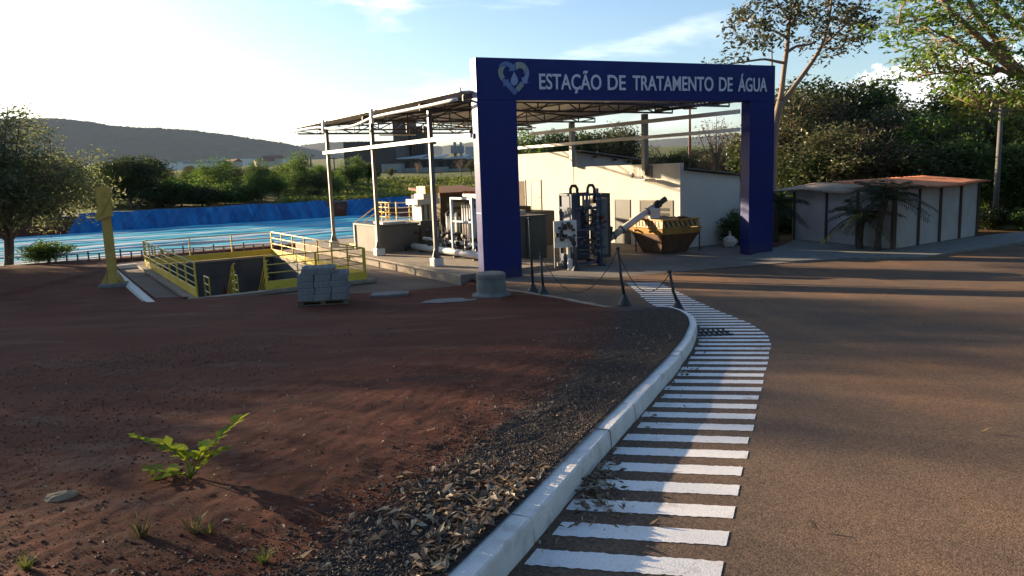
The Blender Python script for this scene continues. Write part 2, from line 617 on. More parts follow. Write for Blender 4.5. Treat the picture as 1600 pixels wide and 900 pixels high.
def rnoise(x, y, seed=0, octaves=4, f=1.0):
    """cheap smooth noise from sums of rotated sines"""
    r = np.random.RandomState(seed)
    out = 0
    amp, tot = 1.0, 0.0
    for o in range(octaves):
        acc = 0
        for k in range(5):
            th = r.uniform(0, 6.28)
            ff = f * r.uniform(0.7, 1.4)
            acc = acc + np.sin((x * math.cos(th) + y * math.sin(th)) * ff + r.uniform(0, 6.28) + 1.3 * np.sin(ff * .6 * (y * math.cos(th) - x * math.sin(th)) + r.uniform(0, 6.28)))
        out = out + amp * acc / 5
        tot += amp
        amp *= 0.55
        f *= 2.1
    return out / tot


def grid_faces(nr, nc):
    i = np.arange(nr - 1)[:, None] * nc + np.arange(nc - 1)[None, :]
    i = i.ravel()
    return np.stack([i, i + 1, i + nc + 1, i + nc], 1)


def axis_lines(lo, hi, step, grow, out_lo, out_hi):
    mid = list(np.arange(lo, hi + 1e-6, step))
    s, x = step, hi
    up = []
    while x < out_hi:
        s *= grow
        x += s
        up.append(x)
    s, x = step, lo
    dn = []
    while x > out_lo:
        s *= grow
        x -= s
        dn.append(x)
    return np.array(dn[::-1] + mid + up)


def ground_material():
    m, n, l, p = new_mat('ground_soil')
    p.inputs['Roughness'].default_value = 0.95
    p.inputs['Specular IOR Level'].default_value = 0.15
    g = n.new('ShaderNodeNewGeometry')

    def noise(s, d=8, r=0.62, sy=1.0):
        mp = n.new('ShaderNodeMapping')
        mp.inputs['Scale'].default_value = (1, sy, 1)
        l.new(g.outputs['Position'], mp.inputs[0])
        t = n.new('ShaderNodeTexNoise')
        t.inputs['Scale'].default_value = s
        t.inputs['Detail'].default_value = d
        t.inputs['Roughness'].default_value = r
        l.new(mp.outputs[0], t.inputs['Vector'])
        return t.outputs['Fac']

    def mix(f, a, b):
        x = n.new('ShaderNodeMix')
        x.data_type = 'RGBA'
        l.new(f, x.inputs[0])
        for i, c in ((6, a), (7, b)):
            if isinstance(c, tuple):
                x.inputs[i].default_value = (*c, 1)
            else:
                l.new(c, x.inputs[i])
        return x.outputs[2]

    def rng(v, a, b):
        r = n.new('ShaderNodeMapRange')
        r.interpolation_type = 'SMOOTHSTEP'
        l.new(v, r.inputs[0])
        r.inputs[1].default_value, r.inputs[2].default_value = a, b
        return r.outputs[0]
    c = mix(rng(noise(0.55), 0.36, 0.64), (0.100, 0.025, 0.012), (0.135, 0.042, 0.023))
    c = mix(rng(noise(0.8, 8, .6, 2.2), 0.50, 0.72), c, (0.066, 0.024, 0.016))
    c = mix(rng(noise(0.5, 9, .65, 2.6), 0.54, 0.70), c, (0.150, 0.078, 0.056))
    c = mix(rng(noise(9, 6, .7), 0.45, 0.75), c, (0.075, 0.034, 0.024))
    c = mix(rng(noise(26, 4, .7), 0.60, 0.74), c, (0.17, 0.095, 0.065))
    at = n.new('ShaderNodeAttribute')
    at.attribute_name = 'gravel'
    gf = n.new('ShaderNodeMath')
    gf.operation = 'MULTIPLY_ADD'
    l.new(at.outputs['Fac'], gf.inputs[0])
    gf.inputs[1].default_value = 1.25
    nz = n.new('ShaderNodeMath')
    nz.operation = 'MULTIPLY_ADD'
    l.new(noise(2.2, 8, .7), nz.inputs[0])
    nz.inputs[1].default_value = 1.3
    nz.inputs[2].default_value = -0.85
    l.new(nz.outputs[0], gf.inputs[2])
    grey = mix(rng(noise(38, 4, .7), 0.38, 0.62), (0.050, 0.045, 0.044), (0.088, 0.076, 0.07))
    c = mix(rng(gf.outputs[0], 0.15, 0.6), c, grey)
    ag = n.new('ShaderNodeAttribute')
    ag.attribute_name = 'green'
    gr = mix(rng(noise(0.35, 8, .65), 0.35, 0.65), (0.06, 0.105, 0.018), (0.115, 0.155, 0.03))
    gr = mix(rng(noise(1.6, 6, .7), 0.48, 0.7), gr, (0.045, 0.055, 0.02))
    c = mix(ag.outputs['Fac'], c, gr)
    l.new(c, p.inputs['Base Color'])
    b1 = n.new('ShaderNodeBump')
    b1.inputs['Strength'].default_value = 0.9
    b1.inputs['Distance'].default_value = 0.03
    l.new(noise(16, 8, .7), b1.inputs['Height'])
    b2 = n.new('ShaderNodeBump')
    b2.inputs['Strength'].default_value = 0.8
    b2.inputs['Distance'].default_value = 0.012
    l.new(noise(75, 4, .7), b2.inputs['Height'])
    l.new(b1.outputs[0], b2.inputs['Normal'])
    l.new(b2.outputs[0], p.inputs['Normal'])
    return m


M['ground'] = ground_material()


def add_attr(o, name, vals):
    a = o.data.attributes.new(name, 'FLOAT', 'POINT')
    a.data.foreach_set('value', np.asarray(vals, np.float32))


def build_terrain():
    xs = axis_lines(-26, 26, 0.28, 1.09, -6000, 6000)
    ys = axis_lines(-2, 48, 0.28, 1.085, -60, 9000)
    X, Y = np.meshgrid(xs, ys)
    Z = terrain(X, Y)
    a, b = to_site(X, Y)
    Z = Z + 0.35 * rnoise(X, Y, 4, 3, 0.25) * sstep(47, 70, b)
    # the laid dirt and the road lie a little above this sheet, so keep it under them
    Z = Z - 0.06 * (1 - sstep(30, 36, Y)) * (X > -16)
    v = np.stack([X.ravel(), Y.ravel(), Z.ravel()], 1)
    o = np_mesh('ground', v, grid_faces(len(ys), len(xs)), 'ground', smooth=True)
    kind(o)
    right_woods = sstep(31, 35, Y) * sstep(7, 12, X)
    green = np.clip(sstep(45.5, 49, b) + right_woods * 0.6, 0, 1)
    green = green * np.clip(0.75 + 0.5 * rnoise(X, Y, 9, 3, 0.2), 0, 1)
    add_attr(o, 'green', green.ravel())
    add_attr(o, 'gravel', np.zeros(X.size))
    return o


build_terrain()

# ------------------------------------------------------------------ kerb line, dirt bank, road
K_BASE = [(708, 1000), (790, 900), (850, 832), (920, 745), (1000, 650), (1058, 582), (1083, 546), (1091, 521), (1086, 507), (1073, 498), (1056, 492), (1036, 489)]
KW = 0.17                                                   # kerb width


def near_pt(px, py, off=0.0):
    p = ground_hit(px, py, off)
    return Vector((p.x, p.y, float(terrain(p.x, p.y))))


kb = [near_pt(*p) for p in K_BASE]                         # foot of the kerb on the road side
d0 = (kb[1] - kb[2]).normalized()
kb = [kb[0] + d0 * 3.0] + kb


def resample(pts, step):
    out = [pts[0].copy()]
    for p, q in zip(pts, pts[1:]):
        L = (q - p).length
        k = max(1, int(L / step))
        for i in range(1, k + 1):
            out.append(p.lerp(q, i / k))
    return out


def smooth_line(pts, n=3):
    for _ in range(n):
        pts = [pts[0]] + [(a + b * 2 + c) / 4 for a, b, c in zip(pts, pts[1:], pts[2:])] + [pts[-1]]
    return pts


kb = smooth_line(resample(kb, 0.2), 4)
KX = [p.x for p in kb]
KY = [p.y for p in kb]
TIP_Y = max(KY) - 0.05


def kerb_side(p, i):
    """unit vector towards the dirt at point i of the kerb line"""
    t = (kb[min(i + 1, len(kb) - 1)] - kb[max(i - 1, 0)])
    t.z = 0
    t.normalize()
    return Vector((-t.y, t.x, 0))


def kerb_material():
    m = mat('kerb_paint', (0.80, 0.77, 0.74), (0.70, 0.67, 0.63), 5, 0.8, bump=0.5, bscale=45, coords='World',
            c3=(0.34, 0.27, 0.23), s3=3.0, t3=(0.56, 0.80))
    return m


M['kerb'] = kerb_material()


def build_kerb():
    """stones butted end to end, each set a little out of line"""
    prof = [(-0.004, -0.12), (0.0, 0.0), (0.012, 0.136), (0.017, 0.147), (0.027, 0.1525), (KW - 0.012, 0.156), (KW - .003, 0.149), (KW + 0.002, -0.12)]
    n = len(prof)
    rs = random.Random(3)
    v, f = [], []
    mb = MB()
    j = MB()
    stone = 0.92
    run, nxt = 0.0, 0.35
    dev = (0, 0, 0)

    def ring(p, s, t_off, dv):
        z = float(terrain(p.x, p.y))
        out = []
        for k, (o, h) in enumerate(prof):
            q = p + s * (o + dv[0]) + t_off
            jit = rs.uniform(-.0022, .0022) if 0 < k < n - 1 else 0
            out.append((q.x + jit, q.y + jit, z + h + dv[1] + jit))
        return out
    fine = resample(kb, 0.09)
    P, S = fine, []
    for i, p in enumerate(P):
        t = P[min(i + 1, len(P) - 1)] - P[max(i - 1, 0)]
        t.z = 0
        t.normalize()
        S.append((Vector((-t.y, t.x, 0)), t))
    cur = []
    dv = (0.0, 0.0)

    def flush(cur):
        vs = [q for r_ in cur for q in r_]
        fs = []
        for i in range(len(cur) - 1):
            for k in range(n - 1):
                fs.append((i * n + k, (i + 1) * n + k, (i + 1) * n + k + 1, i * n + k + 1))
        fs.append(tuple(range(n)))
        fs.append(tuple((len(cur) - 1) * n + k for k in range(n - 1, -1, -1)))
        mb.add(vs, fs)
    for i, p in enumerate(P):
        if i:
            run += (P[i] - P[i - 1]).length
        s_, t = S[i]
        if run > nxt and i < len(P) - 2:
            nxt += stone
            cur.append(ring(p, s_, t * -.008, dv))
            flush(cur)
            z = float(terrain(p.x, p.y))
            pts = [p + s_ * (o + .006) + Vector((0, 0, z - p.z + h - .008)) for o, h in prof[1:-1]]
            vs = []
            for q in pts:
                vs += [q - t * .02, q + t * .02]
            j.add(vs, [(2 * k, 2 * k + 1, 2 * k + 3, 2 * k + 2) for k in range(len(pts) - 1)])
            dv = (rs.uniform(-.009, .009), rs.uniform(-.006, .006))
            cur = [ring(p, s_, t * .008, dv)]
        else:
            cur.append(ring(p, s_, Vector((0, 0, 0)), dv))
    flush(cur)
    kind(mb.build('kerb', 'kerb'))
    M['mortar'] = mat('mortar', (0.13, 0.11, 0.095), None, 8, 0.95)
    kind(j.build('kerb_joints', 'mortar'))


build_kerb()

# edge of the dirt beyond the kerb's tip: a low concrete strip runs back to the portal
S0 = Vector((kb[-1].x - 0.05, kb[-1].y + 0.02, 0))
strip_px = [(1010, 496), (940, 481), (880, 469), (820, 459), (790, 455)]
strip = [S0] + [near_pt(*p) for p in strip_px]
for p in strip:
    p.z = 0
strip_y = [p.y for p in strip]
strip_x = [p.x for p in strip]


def dirt_right(y):
    """x of the dirt's right edge"""
    y = np.asarray(y, float)
    order = np.argsort(KY)
    kx = np.interp(y, np.array(KY)[order], np.array(KX)[order])
    # halfway into the kerb stone
    k = kx - 0.13
    s = np.interp(y, strip_y, strip_x)
    return np.where(y < TIP_Y - 0.02, k, s)


def kerb_dist(x, y):
    P = np.array([(p.x, p.y) for p in kb])
    d = np.full(np.shape(x), 1e9)
    for q in P[::3]:
        d = np.minimum(d, (x - q[0]) ** 2 + (y - q[1]) ** 2)
    return np.sqrt(d)


def dirt_z(x, y):
    z = terrain(x, y)
    R = dirt_right(y)
    e = R - x
    lift = 0.135 * (1 - sstep(TIP_Y - 0.6, TIP_Y + 1.5, y)) + 0.035
    mound = 0.10 * np.exp(-((e - 2.4) / 1.6) ** 2) * (1 - sstep(9, 13, y))
    bump = 0.05 * rnoise(x, y, 1, 4, 0.8) + 0.022 * rnoise(x, y, 2, 3, 4.5) + 0.013 * rnoise(x, y, 3, 2, 15.0) + 0.007 * rnoise(x, y, 5, 2, 36.0)
    rough = 0.35 + 0.65 * (1 - sstep(8, 13, y))
    edge = sstep(0.0, 0.6, e)
    return z + lift + (mound + bump * rough) * edge


def build_dirt():
    ys = [1.2]
    while ys[-1] < 22.0:
        ys.append(ys[-1] + 0.018 + 0.0075 * ys[-1])
    ys = np.array(ys)
    nc = 420
    s = np.linspace(0, 1, nc)
    rows = []
    for y in ys:
        R = float(dirt_right(y))
        Lx = -0.72 * y - 3.0
        rows.append(np.stack([Lx + (R - Lx) * s, np.full(nc, y)], 1))
    P = np.concatenate(rows)
    z = dirt_z(P[:, 0], P[:, 1])
    # at its left and far borders the bank runs out into the ground sheet
    lx = -0.72 * P[:, 1] - 3.0
    z -= 0.16 * (1 - sstep(0.0, 1.2, P[:, 0] - lx))
    fade = sstep(20.6, 21.9, P[:, 1])
    z -= 0.25 * fade
    o = np_mesh('dirt_bank', np.concatenate([P, z[:, None]], 1), grid_faces(len(ys), nc), 'ground', smooth=True)
    kind(o)
    e = dirt_right(P[:, 1]) - P[:, 0]
    gw = 0.52 + 0.45 * sstep(7, 13, P[:, 1])
    g = np.exp(-(np.clip(e - 0.25, 0, 99) / gw) ** 2) * (1 - sstep(TIP_Y - 0.2, TIP_Y + 0.6, P[:, 1]))
    add_attr(o, 'gravel', g)
    add_attr(o, 'green', np.zeros(len(P)))


build_dirt()


def road_material():
    m = mat('dusty_asphalt', (0.125, 0.084, 0.060), (0.180, 0.114, 0.074), 0.6, 0.92, coords='World', spec=0.2,
            bump=0.55, bscale=85, lo=0.3, hi=0.7, c3=(0.23, 0.120, 0.062), s3=0.30, t3=(0.5, 0.70), det=12)
    n, l = m.node_tree.nodes, m.node_tree.links
    p = n['Principled BSDF']
    old = p.inputs['Base Color'].links[0].from_socket
    g = n.new('ShaderNodeNewGeometry')
    mp = n.new('ShaderNodeMapping')
    mp.inputs['Scale'].default_value = (1.5, .07, 1)
    mp.inputs['Rotation'].default_value = (0, 0, -.12)
    l.new(g.outputs['Position'], mp.inputs[0])
    tn = n.new('ShaderNodeTexNoise')
    tn.inputs['Scale'].default_value = 1.0
    tn.inputs['Detail'].default_value = 6
    l.new(mp.outputs[0], tn.inputs['Vector'])
    tr = n.new('ShaderNodeMapRange')
    l.new(tn.outputs['Fac'], tr.inputs[0])
    tr.inputs[1].default_value, tr.inputs[2].default_value, tr.inputs[3].default_value, tr.inputs[4].default_value = .42, .62, 0.0, .38
    tm = n.new('ShaderNodeMix')
    tm.data_type = 'RGBA'
    l.new(tr.outputs[0], tm.inputs[0])
    l.new(old, tm.inputs[6])
    tm.inputs[7].default_value = (0.085, 0.062, 0.05, 1)
    old = tm.outputs[2]
    vo = n.new('ShaderNodeTexVoronoi')
    vo.inputs['Scale'].default_value = 70
    l.new(g.outputs['Position'], vo.inputs['Vector'])
    hs = n.new('ShaderNodeHueSaturation')
    r = n.new('ShaderNodeMapRange')
    l.new(vo.outputs['Color'], r.inputs[0])
    r.inputs[3].default_value, r.inputs[4].default_value = 0.55, 1.45
    l.new(r.outputs[0], hs.inputs['Value'])
    l.new(old, hs.inputs['Color'])
    l.new(hs.outputs[0], p.inputs['Base Color'])
    return m


M['road'] = road_material()


def build_road():
    ys = np.concatenate([np.arange(-3, 27.5, 0.25)])
    nc = 120
    s = np.linspace(0, 1, nc) ** 1.8
    rows = []
    order = np.argsort(KY)
    for y in ys:
        if y < TIP_Y:
            Lx = float(np.interp(y, np.array(KY)[order], np.array(KX)[order])) - 0.03
        else:
            Lx = float(np.interp(y, strip_y, strip_x)) - 0.02
        if y > strip_y[-1]:
            Lx = strip_x[-1] - (y - strip_y[-1]) * 0.35
        R = 70.0
        rows.append(np.stack([Lx + (R - Lx) * s, np.full(nc, y)], 1))
    P = np.concatenate(rows)
    z = terrain(P[:, 0], P[:, 1]) + 0.004 + 0.008 * rnoise(P[:, 0], P[:, 1], 21, 2, 0.5)
    kind(np_mesh('road', np.concatenate([P, z[:, None]], 1), grid_faces(len(ys), nc), 'road', smooth=True))


build_road()


def road_z(x, y):
    return terrain(x, y) + 0.004 + 0.008 * rnoise(np.asarray(x, float), np.asarray(y, float), 21, 2, 0.5)


def build_strip():
    mb = MB()
    pts = resample(strip, 0.25)
    v, f = [], []
    for i, p in enumerate(pts):
        t = (pts[min(i + 1, len(pts) - 1)] - pts[max(i - 1, 0)]).normalized()
        s = Vector((-t.y, t.x, 0))
        z = float(terrain(p.x, p.y))
        for o, h in ((-0.07, -0.1), (-0.07, 0.05), (0.07, 0.056), (0.09, -0.1)):
            q = p + s * o
            v.append((q.x, q.y, z + h + 0.008 * math.sin(i * 1.7)))
    for i in range(len(pts) - 1):
        for k in range(3):
            f.append((i * 4 + k, (i + 1) * 4 + k, (i + 1) * 4 + k + 1, i * 4 + k + 1))
    mb.add(v, f)
    kind(mb.build('kerb_strip', 'concrete'))


build_strip()


# ------------------------------------------------------------------ painted hatching
def paint_material():
    m, n, l, p = new_mat('road_paint')
    p.inputs['Roughness'].default_value = 0.75
    g = n.new('ShaderNodeNewGeometry')

    def noise(s, d=6, r=.65):
        t = n.new('ShaderNodeTexNoise')
        t.inputs['Scale'].default_value = s
        t.inputs['Detail'].default_value = d
        t.inputs['Roughness'].default_value = r
        l.new(g.outputs['Position'], t.inputs['Vector'])
        return t.outputs['Fac']

    def rng(v, a, b):
        r = n.new('ShaderNodeMapRange')
        l.new(v, r.inputs[0])
        r.inputs[1].default_value, r.inputs[2].default_value = a, b
        return r.outputs[0]
    mx = n.new('ShaderNodeMix')
    mx.data_type = 'RGBA'
    l.new(rng(noise(120, 3), 0.58, 0.70), mx.inputs[0])
    mx.inputs[6].default_value = (0.78, 0.76, 0.74, 1)
    mx.inputs[7].default_value = (0.22, 0.16, 0.12, 1)
    m2 = n.new('ShaderNodeMix')
    m2.data_type = 'RGBA'
    l.new(rng(noise(3.2, 10, .75), 0.57, 0.72), m2.inputs[0])
    l.new(mx.outputs[2], m2.inputs[6])
    m2.inputs[7].default_value = (0.33, 0.25, 0.20, 1)
    l.new(m2.outputs[2], p.inputs['Base Color'])
    b = n.new('ShaderNodeBump')
    b.inputs['Strength'].default_value = 0.4
    b.inputs['Distance'].default_value = 0.01
    l.new(noise(90, 4), b.inputs['Height'])
    l.new(b.outputs[0], p.inputs['Normal'])
    return m


M['paint'] = paint_material()
HR = [(1120, 925), (1128, 887), (1161, 736), (1184, 635), (1198, 575), (1205, 540), (1203, 530), (1196, 521), (1170, 505), (1100, 476), (1050, 451), (1022, 438)]
hr = smooth_line(resample([near_pt(*p) for p in HR], 0.15), 2)
HL2 = [(1036, 489), (1010, 472), (985, 450), (975, 440)]
hl2 = [near_pt(*p) for p in HL2]


def seg_hits(line, o, d):
    """parameters along o + d*t where the polyline is crossed"""
    out = []
    for p, q in zip(line, line[1:]):
        e = q - p
        den = d.x * e.y - d.y * e.x
        if abs(den) < 1e-9:
            continue
        w = p - o
        t = (w.x * e.y - w.y * e.x) / den
        s = (w.x * d.y - w.y * d.x) / den
        if -1e-6 <= s <= 1 + 1e-6:
            out.append(t)
    return out


def build_hatching():
    A, B = near_pt(813, 863), near_pt(1130, 887)
    d = (B - A)
    d.z = 0
    d.normalize()
    nrm = Vector((-d.y, d.x, 0))
    left = list(kb) + [p for p in hl2[1:]]
    # spacing measured on the right hand edge
    r1, r2 = near_pt(1128, 887), near_pt(1184, 635)
    gap = abs((r2 - r1).dot(nrm)) / 9.0
    v, f = [], []
    rs = random.Random(5)
    w = gap * 0.5
    k = -1
    while True:
        o = r1 + nrm * (gap * (k - .15))
        o.z = 0
        k += 1
        if k > 90:
            break
        edges = []
        for off in (-w / 2, w / 2):
            q = o + nrm * off
            R = seg_hits(hr, q, d)
            Lh = seg_hits(left, q, d)
            if not R or not Lh:
                break
            edges.append((q, max(Lh) + 0.015, max(R)))
        if len(edges) < 2 or edges[0][2] - edges[0][1] < 0.08:
            continue
        n = 48
        i0 = len(v)
        jl, jr = rs.uniform(0, .05), rs.uniform(-.01, .01)
        for i in range(n + 1):
            for (q, a, b) in edges:
                t = (a + jl) + (b + jr - a - jl) * i / n
                p = q + d * t + nrm * rs.uniform(-.007, .007)
                v.append((p.x, p.y, float(road_z(p.x, p.y)) + 0.0035))
        for i in range(n):
            f.append((i0 + 2 * i, i0 + 2 * i + 2, i0 + 2 * i + 3, i0 + 2 * i + 1))
    mb = MB()
    mb.add(v, f)
    kind(mb.build('road_markings', 'paint'))


build_hatching()


# ------------------------------------------------------------------ plant yard: pavements
def sheet(name, poly, z, material, follow=None, off=0.0):
    """flat sheet, or one that follows the terrain on a fine grid"""
    mb = MB()
    mb.add([(p[0], p[1], z) for p in poly], [tuple(range(len(poly)))])
    return kind(mb.build(name, material))


M['yard'] = mat('yard_pavement', (0.17, 0.110, 0.075), (0.12, 0.075, 0.052), 0.8, 0.92, coords='World', bump=0.3, bscale=30,
                c3=(0.21, 0.145, 0.10), s3=0.5, t3=(0.5, 0.75))
M['apron'] = mat('concrete_apron', (0.20, 0.175, 0.15), (0.15, 0.125, 0.105), 0.7, 0.9, coords='World', bump=0.3, bscale=35,
                 c3=(0.17, 0.115, 0.08), s3=0.4, t3=(0.5, 0.75))


def annulus_sheet(name, outer, hole, z, material):
    """sheet in site coordinates with a rectangular hole (as four rectangles)"""
    a0, a1, b0, b1 = outer
    h0, h1, k0, k1 = hole
    mb = MB()
    for r in ((a0, h0, b0, b1), (h1, a1, b0, b1), (h0, h1, b0, k0), (h0, h1, k1, b1)):
        ps = [site(r[0], r[2], z), site(r[1], r[2], z), site(r[1], r[3], z), site(r[0], r[3], z)]
        mb.add([tuple(p) for p in ps], [(0, 1, 2, 3)])
    return kind(mb.build(name, material))


annulus_sheet('yard_pavement', (-8.95, -0.1, -2.6, 15.6), BASIN, WALK_Z, 'yard')
# concrete apron under the portal and before the white building
P = [site(-0.12, -4.9), site(12.5, -8.0), site(12.6, -1.0), site(10.0, 0.0), site(10.0, 7), site(0.2, 7.0)]
AP_Z = -3.235
mb = MB()
mb.add([(p.x, p.y, AP_Z) for p in P], [tuple(range(len(P)))])
kind(mb.build('apron', 'apron'))
# footway beside the shed
P = [onz(1205, 390, -3.2), onz(1150, 405, -3.2), onz(1240, 408, -3.2), onz(1330, 403, -3.2), onz(1440, 402, -3.2), onz(1610, 376, -3.2), onz(1600, 362, -3.2), onz(1380, 385, -3.2), onz(1250, 372, -3.2)]
mb = MB()
mb.prism([(p.x, p.y) for p in P], -3.4, -3.185)
kind(mb.build('footway', 'concrete_grey'))
# slab under the canopy
mb = MB()
mb.prism([tuple(site(a, b)[:2]) for a, b in ((-0.55, -2.6), (3.3, -2.6), (3.3, 6.3), (9.9, 6.3), (9.9, 14.6), (-0.55, 14.6))], -4.0, -3.1)
kind(mb.build('canopy_slab', 'concrete', bevel=0.02))
# walkway border with its toothed white kerb
P0, P1 = site(-9.0, -1.6), site(-9.0, 12.2)
mb = MB()
mb.bar((P0.x, P0.y, WALK_Z - 0.02), (P1.x, P1.y, WALK_Z - 0.02), 0.2, 0.36)
for i in range(46):
    q = site(-9.12, -1.4 + i * 0.29)
    mb.box((q.x, q.y, WALK_Z + 0.04), (0.1, 0.16, 0.2), SITE_A)
kind(mb.build('walkway_kerb', 'plaster'))
mb = MB()
P0, P1 = site(-9.0, 12.3), site(-8.0, 12.3)
mb.bar((P0.x, P0.y, WALK_Z), (P1.x, P1.y, WALK_Z), 0.25, 0.3)
kind(mb.build('walkway_end_kerb', 'plaster'))

# ------------------------------------------------------------------ entrance portal
PA = math.atan2(27.69 - 23.19, 9.49 + 0.83)
PO = Vector((-0.83, 23.19, -3.27))
PL = 11.26
PT = Vector((math.cos(PA), math.sin(PA), 0))
PN = Vector((math.sin(PA), -math.cos(PA), 0))


def portal_xz(px, py):
    d = ray(px, py)
    p = d * (PO.dot(PN) / d.dot(PN))
    return (p - PO).dot(PT), p.z - PO.z


def build_portal():
    top, lint, D = 6.62, 5.39, 0.46
    wl, wr = 1.27, 1.10
    root = thing('entrance_portal', 'tall dark blue entrance portal lettered ESTACAO DE TRATAMENTO DE AGUA with a heart emblem', 'portal', PO, PA)
    MB().span(0, wl, 0, D, 0, lint).build('pillar', 'blue', root, bevel=0.012)
    MB().span(PL - wr, PL, 0, D, 0, lint).build('pillar', 'blue', root, bevel=0.012)
    MB().span(0, PL, 0, D, lint + .003, top).build('lintel', 'blue', root, bevel=0.012)
    for z in (2.05, 3.55, 4.65):
        MB().span(-0.004, 0.0, 0.02, D - 0.02, z, z + 0.025).build('cladding_seam', 'joint_and_glare', root)
    M['seam'] = mat('panel_seam', (0.010, 0.017, 0.08), None, 3, 0.4)
    for z in (1.32, 2.66, 4.0):
        MB().span(0.02, wl - 0.02, -0.0025, 0, z, z + 0.006).build('panel_seam', 'seam', root)
        MB().span(PL - wr + 0.02, PL - 0.02, -0.0025, 0, z, z + 0.006).build('panel_seam', 'seam', root)
    for x in (1.9, 3.8, 5.7, 7.6, 9.5):
        MB().span(x, x + 0.006, -0.0025, 0, lint + .02, top - .02).build('panel_seam', 'seam', root)
    MB().span(-0.003, 0.0, 0.012, D - 0.012, 4.69, top - .012).build('end_glare', 'joint_and_glare', root)  # pale sheet painting sun glare onto the upper end face
    # lettering
    words = [('ESTAÇÃO', 842, 939), ('DE', 949, 977), ('TRATAMENTO', 988, 1114), ('DE', 1123, 1144), ('ÁGUA', 1153, 1198)]
    base0 = portal_xz(842, 138)[1]
    capl = portal_xz(842, 113)[1] - base0
    capr = portal_xz(1198, 122)[1] - portal_xz(1198, 144)[1]
    cap = (capl + capr) / 2
    base = (base0 + portal_xz(1198, 144)[1]) / 2
    verts, faces = [], []
    for w, xa, xb in words:
        cu = bpy.data.curves.new('lettering', 'FONT')
        cu.body = w
        cu.size = 1.0
        cu.offset = 0.013
        cu.extrude = 0.012
        cu.resolution_u = 4
        to = bpy.data.objects.new('lettering', cu)
        C.objects.link(to)
        dg = bpy.context.evaluated_depsgraph_get()
        me = bpy.data.meshes.new_from_object(to.evaluated_get(dg))
        xs = [v.co.x for v in me.vertices]
        # height of a capital E measured on the plain letters
        x0, x1 = min(xs), max(xs)
        lx0, lx1 = portal_xz(xa, 125)[0], portal_xz(xb, 125)[0]
        sx = (lx1 - lx0) / (x1 - x0)
        sz = cap / 0.73
        k = len(verts)
        for v in me.vertices:
            verts.append((lx0 + (v.co.x - x0) * sx, -0.016 - v.co.z, base + v.co.y * sz))
        for p in me.polygons:
            faces.append(tuple(k + i for i in p.vertices))
        bpy.data.objects.remove(to)
        bpy.data.meshes.remove(me)
        bpy.data.curves.remove(cu)
    mb = MB()
    mb.add(verts, faces)
    mb.build('lettering', 'letter', root)
    # heart of arrows with a drop
    shapes = [
        ('logo_blue', [(215, 275), (240, 225), (290, 190), (345, 180), (400, 190), (445, 220), (468, 245), (495, 205), (505, 345), (385, 345), (420, 310), (395, 280), (350, 257), (300, 250), (255, 257), (225, 280)]),
        ('logo_green', [(225, 292), (255, 268), (305, 260), (345, 272), (310, 300), (292, 340), (290, 390), (308, 440), (330, 468), (285, 478), (283, 540), (245, 490), (215, 430), (203, 370), (208, 320)]),
        ('logo_green', [(512, 200), (560, 190), (620, 195), (668, 218), (695, 250), (700, 300), (686, 370), (662, 405), (660, 350), (640, 315), (600, 297), (560, 302), (525, 330), (514, 300)]),
        ('logo_pale', [(703, 250), (735, 310), (750, 380), (740, 450), (718, 520), (715, 545), (748, 560), (630, 573), (620, 450), (645, 470), (668, 440), (690, 390), (706, 320)]),
        ('logo_green', [(605, 530), (630, 580), (668, 592), (570, 712), (505, 660)]),
        ('logo_blue', [(285, 485), (405, 505), (380, 528), (548, 715), (490, 775), (330, 602), (300, 630)]),
        ('logo_pale', [(487, 360), (515, 420), (545, 470), (553, 530), (535, 580), (490, 608), (445, 590), (425, 540), (432, 480), (460, 420)])]
    em = bpy.data.objects.new('emblem', None)
    C.objects.link(em)
    em.parent = root
    for i, (mt, poly) in enumerate(shapes):
        pts = [portal_xz(760 + x / 11.25, 80 + y / 11.25) for x, y in poly]
        MB().plate(pts, -0.006 - 0.0012 * i, 0.0).build('drop' if i == 6 else 'arrow', mt, em)


def portal_dust():
    nt = M['blue'].node_tree
    n, l = nt.nodes, nt.links
    p = n['Principled BSDF']
    old = p.inputs['Base Color'].links[0].from_socket
    tc = n.new('ShaderNodeTexCoord')
    sp = n.new('ShaderNodeSeparateXYZ')
    l.new(tc.outputs['Object'], sp.inputs[0])
    nz = n.new('ShaderNodeTexNoise')
    nz.inputs['Scale'].default_value = 6
    nz.inputs['Detail'].default_value = 8
    l.new(tc.outputs['Object'], nz.inputs['Vector'])
    a = n.new('ShaderNodeMath')
    a.operation = 'MULTIPLY_ADD'
    l.new(nz.outputs['Fac'], a.inputs[0])
    a.inputs[1].default_value = 0.9
    l.new(sp.outputs['Z'], a.inputs[2])
    r = n.new('ShaderNodeMapRange')
    l.new(a.outputs[0], r.inputs[0])
    r.inputs[1].default_value, r.inputs[2].default_value, r.inputs[3].default_value, r.inputs[4].default_value = 0.35, 0.95, 0.5, 0.0
    mx = n.new('ShaderNodeMix')
    mx.data_type = 'RGBA'
    l.new(r.outputs[0], mx.inputs[0])
    l.new(old, mx.inputs[6])
    mx.inputs[7].default_value = (0.09, 0.05, 0.04, 1)
    l.new(mx.outputs[2], p.inputs['Base Color'])


portal_dust()
build_portal()


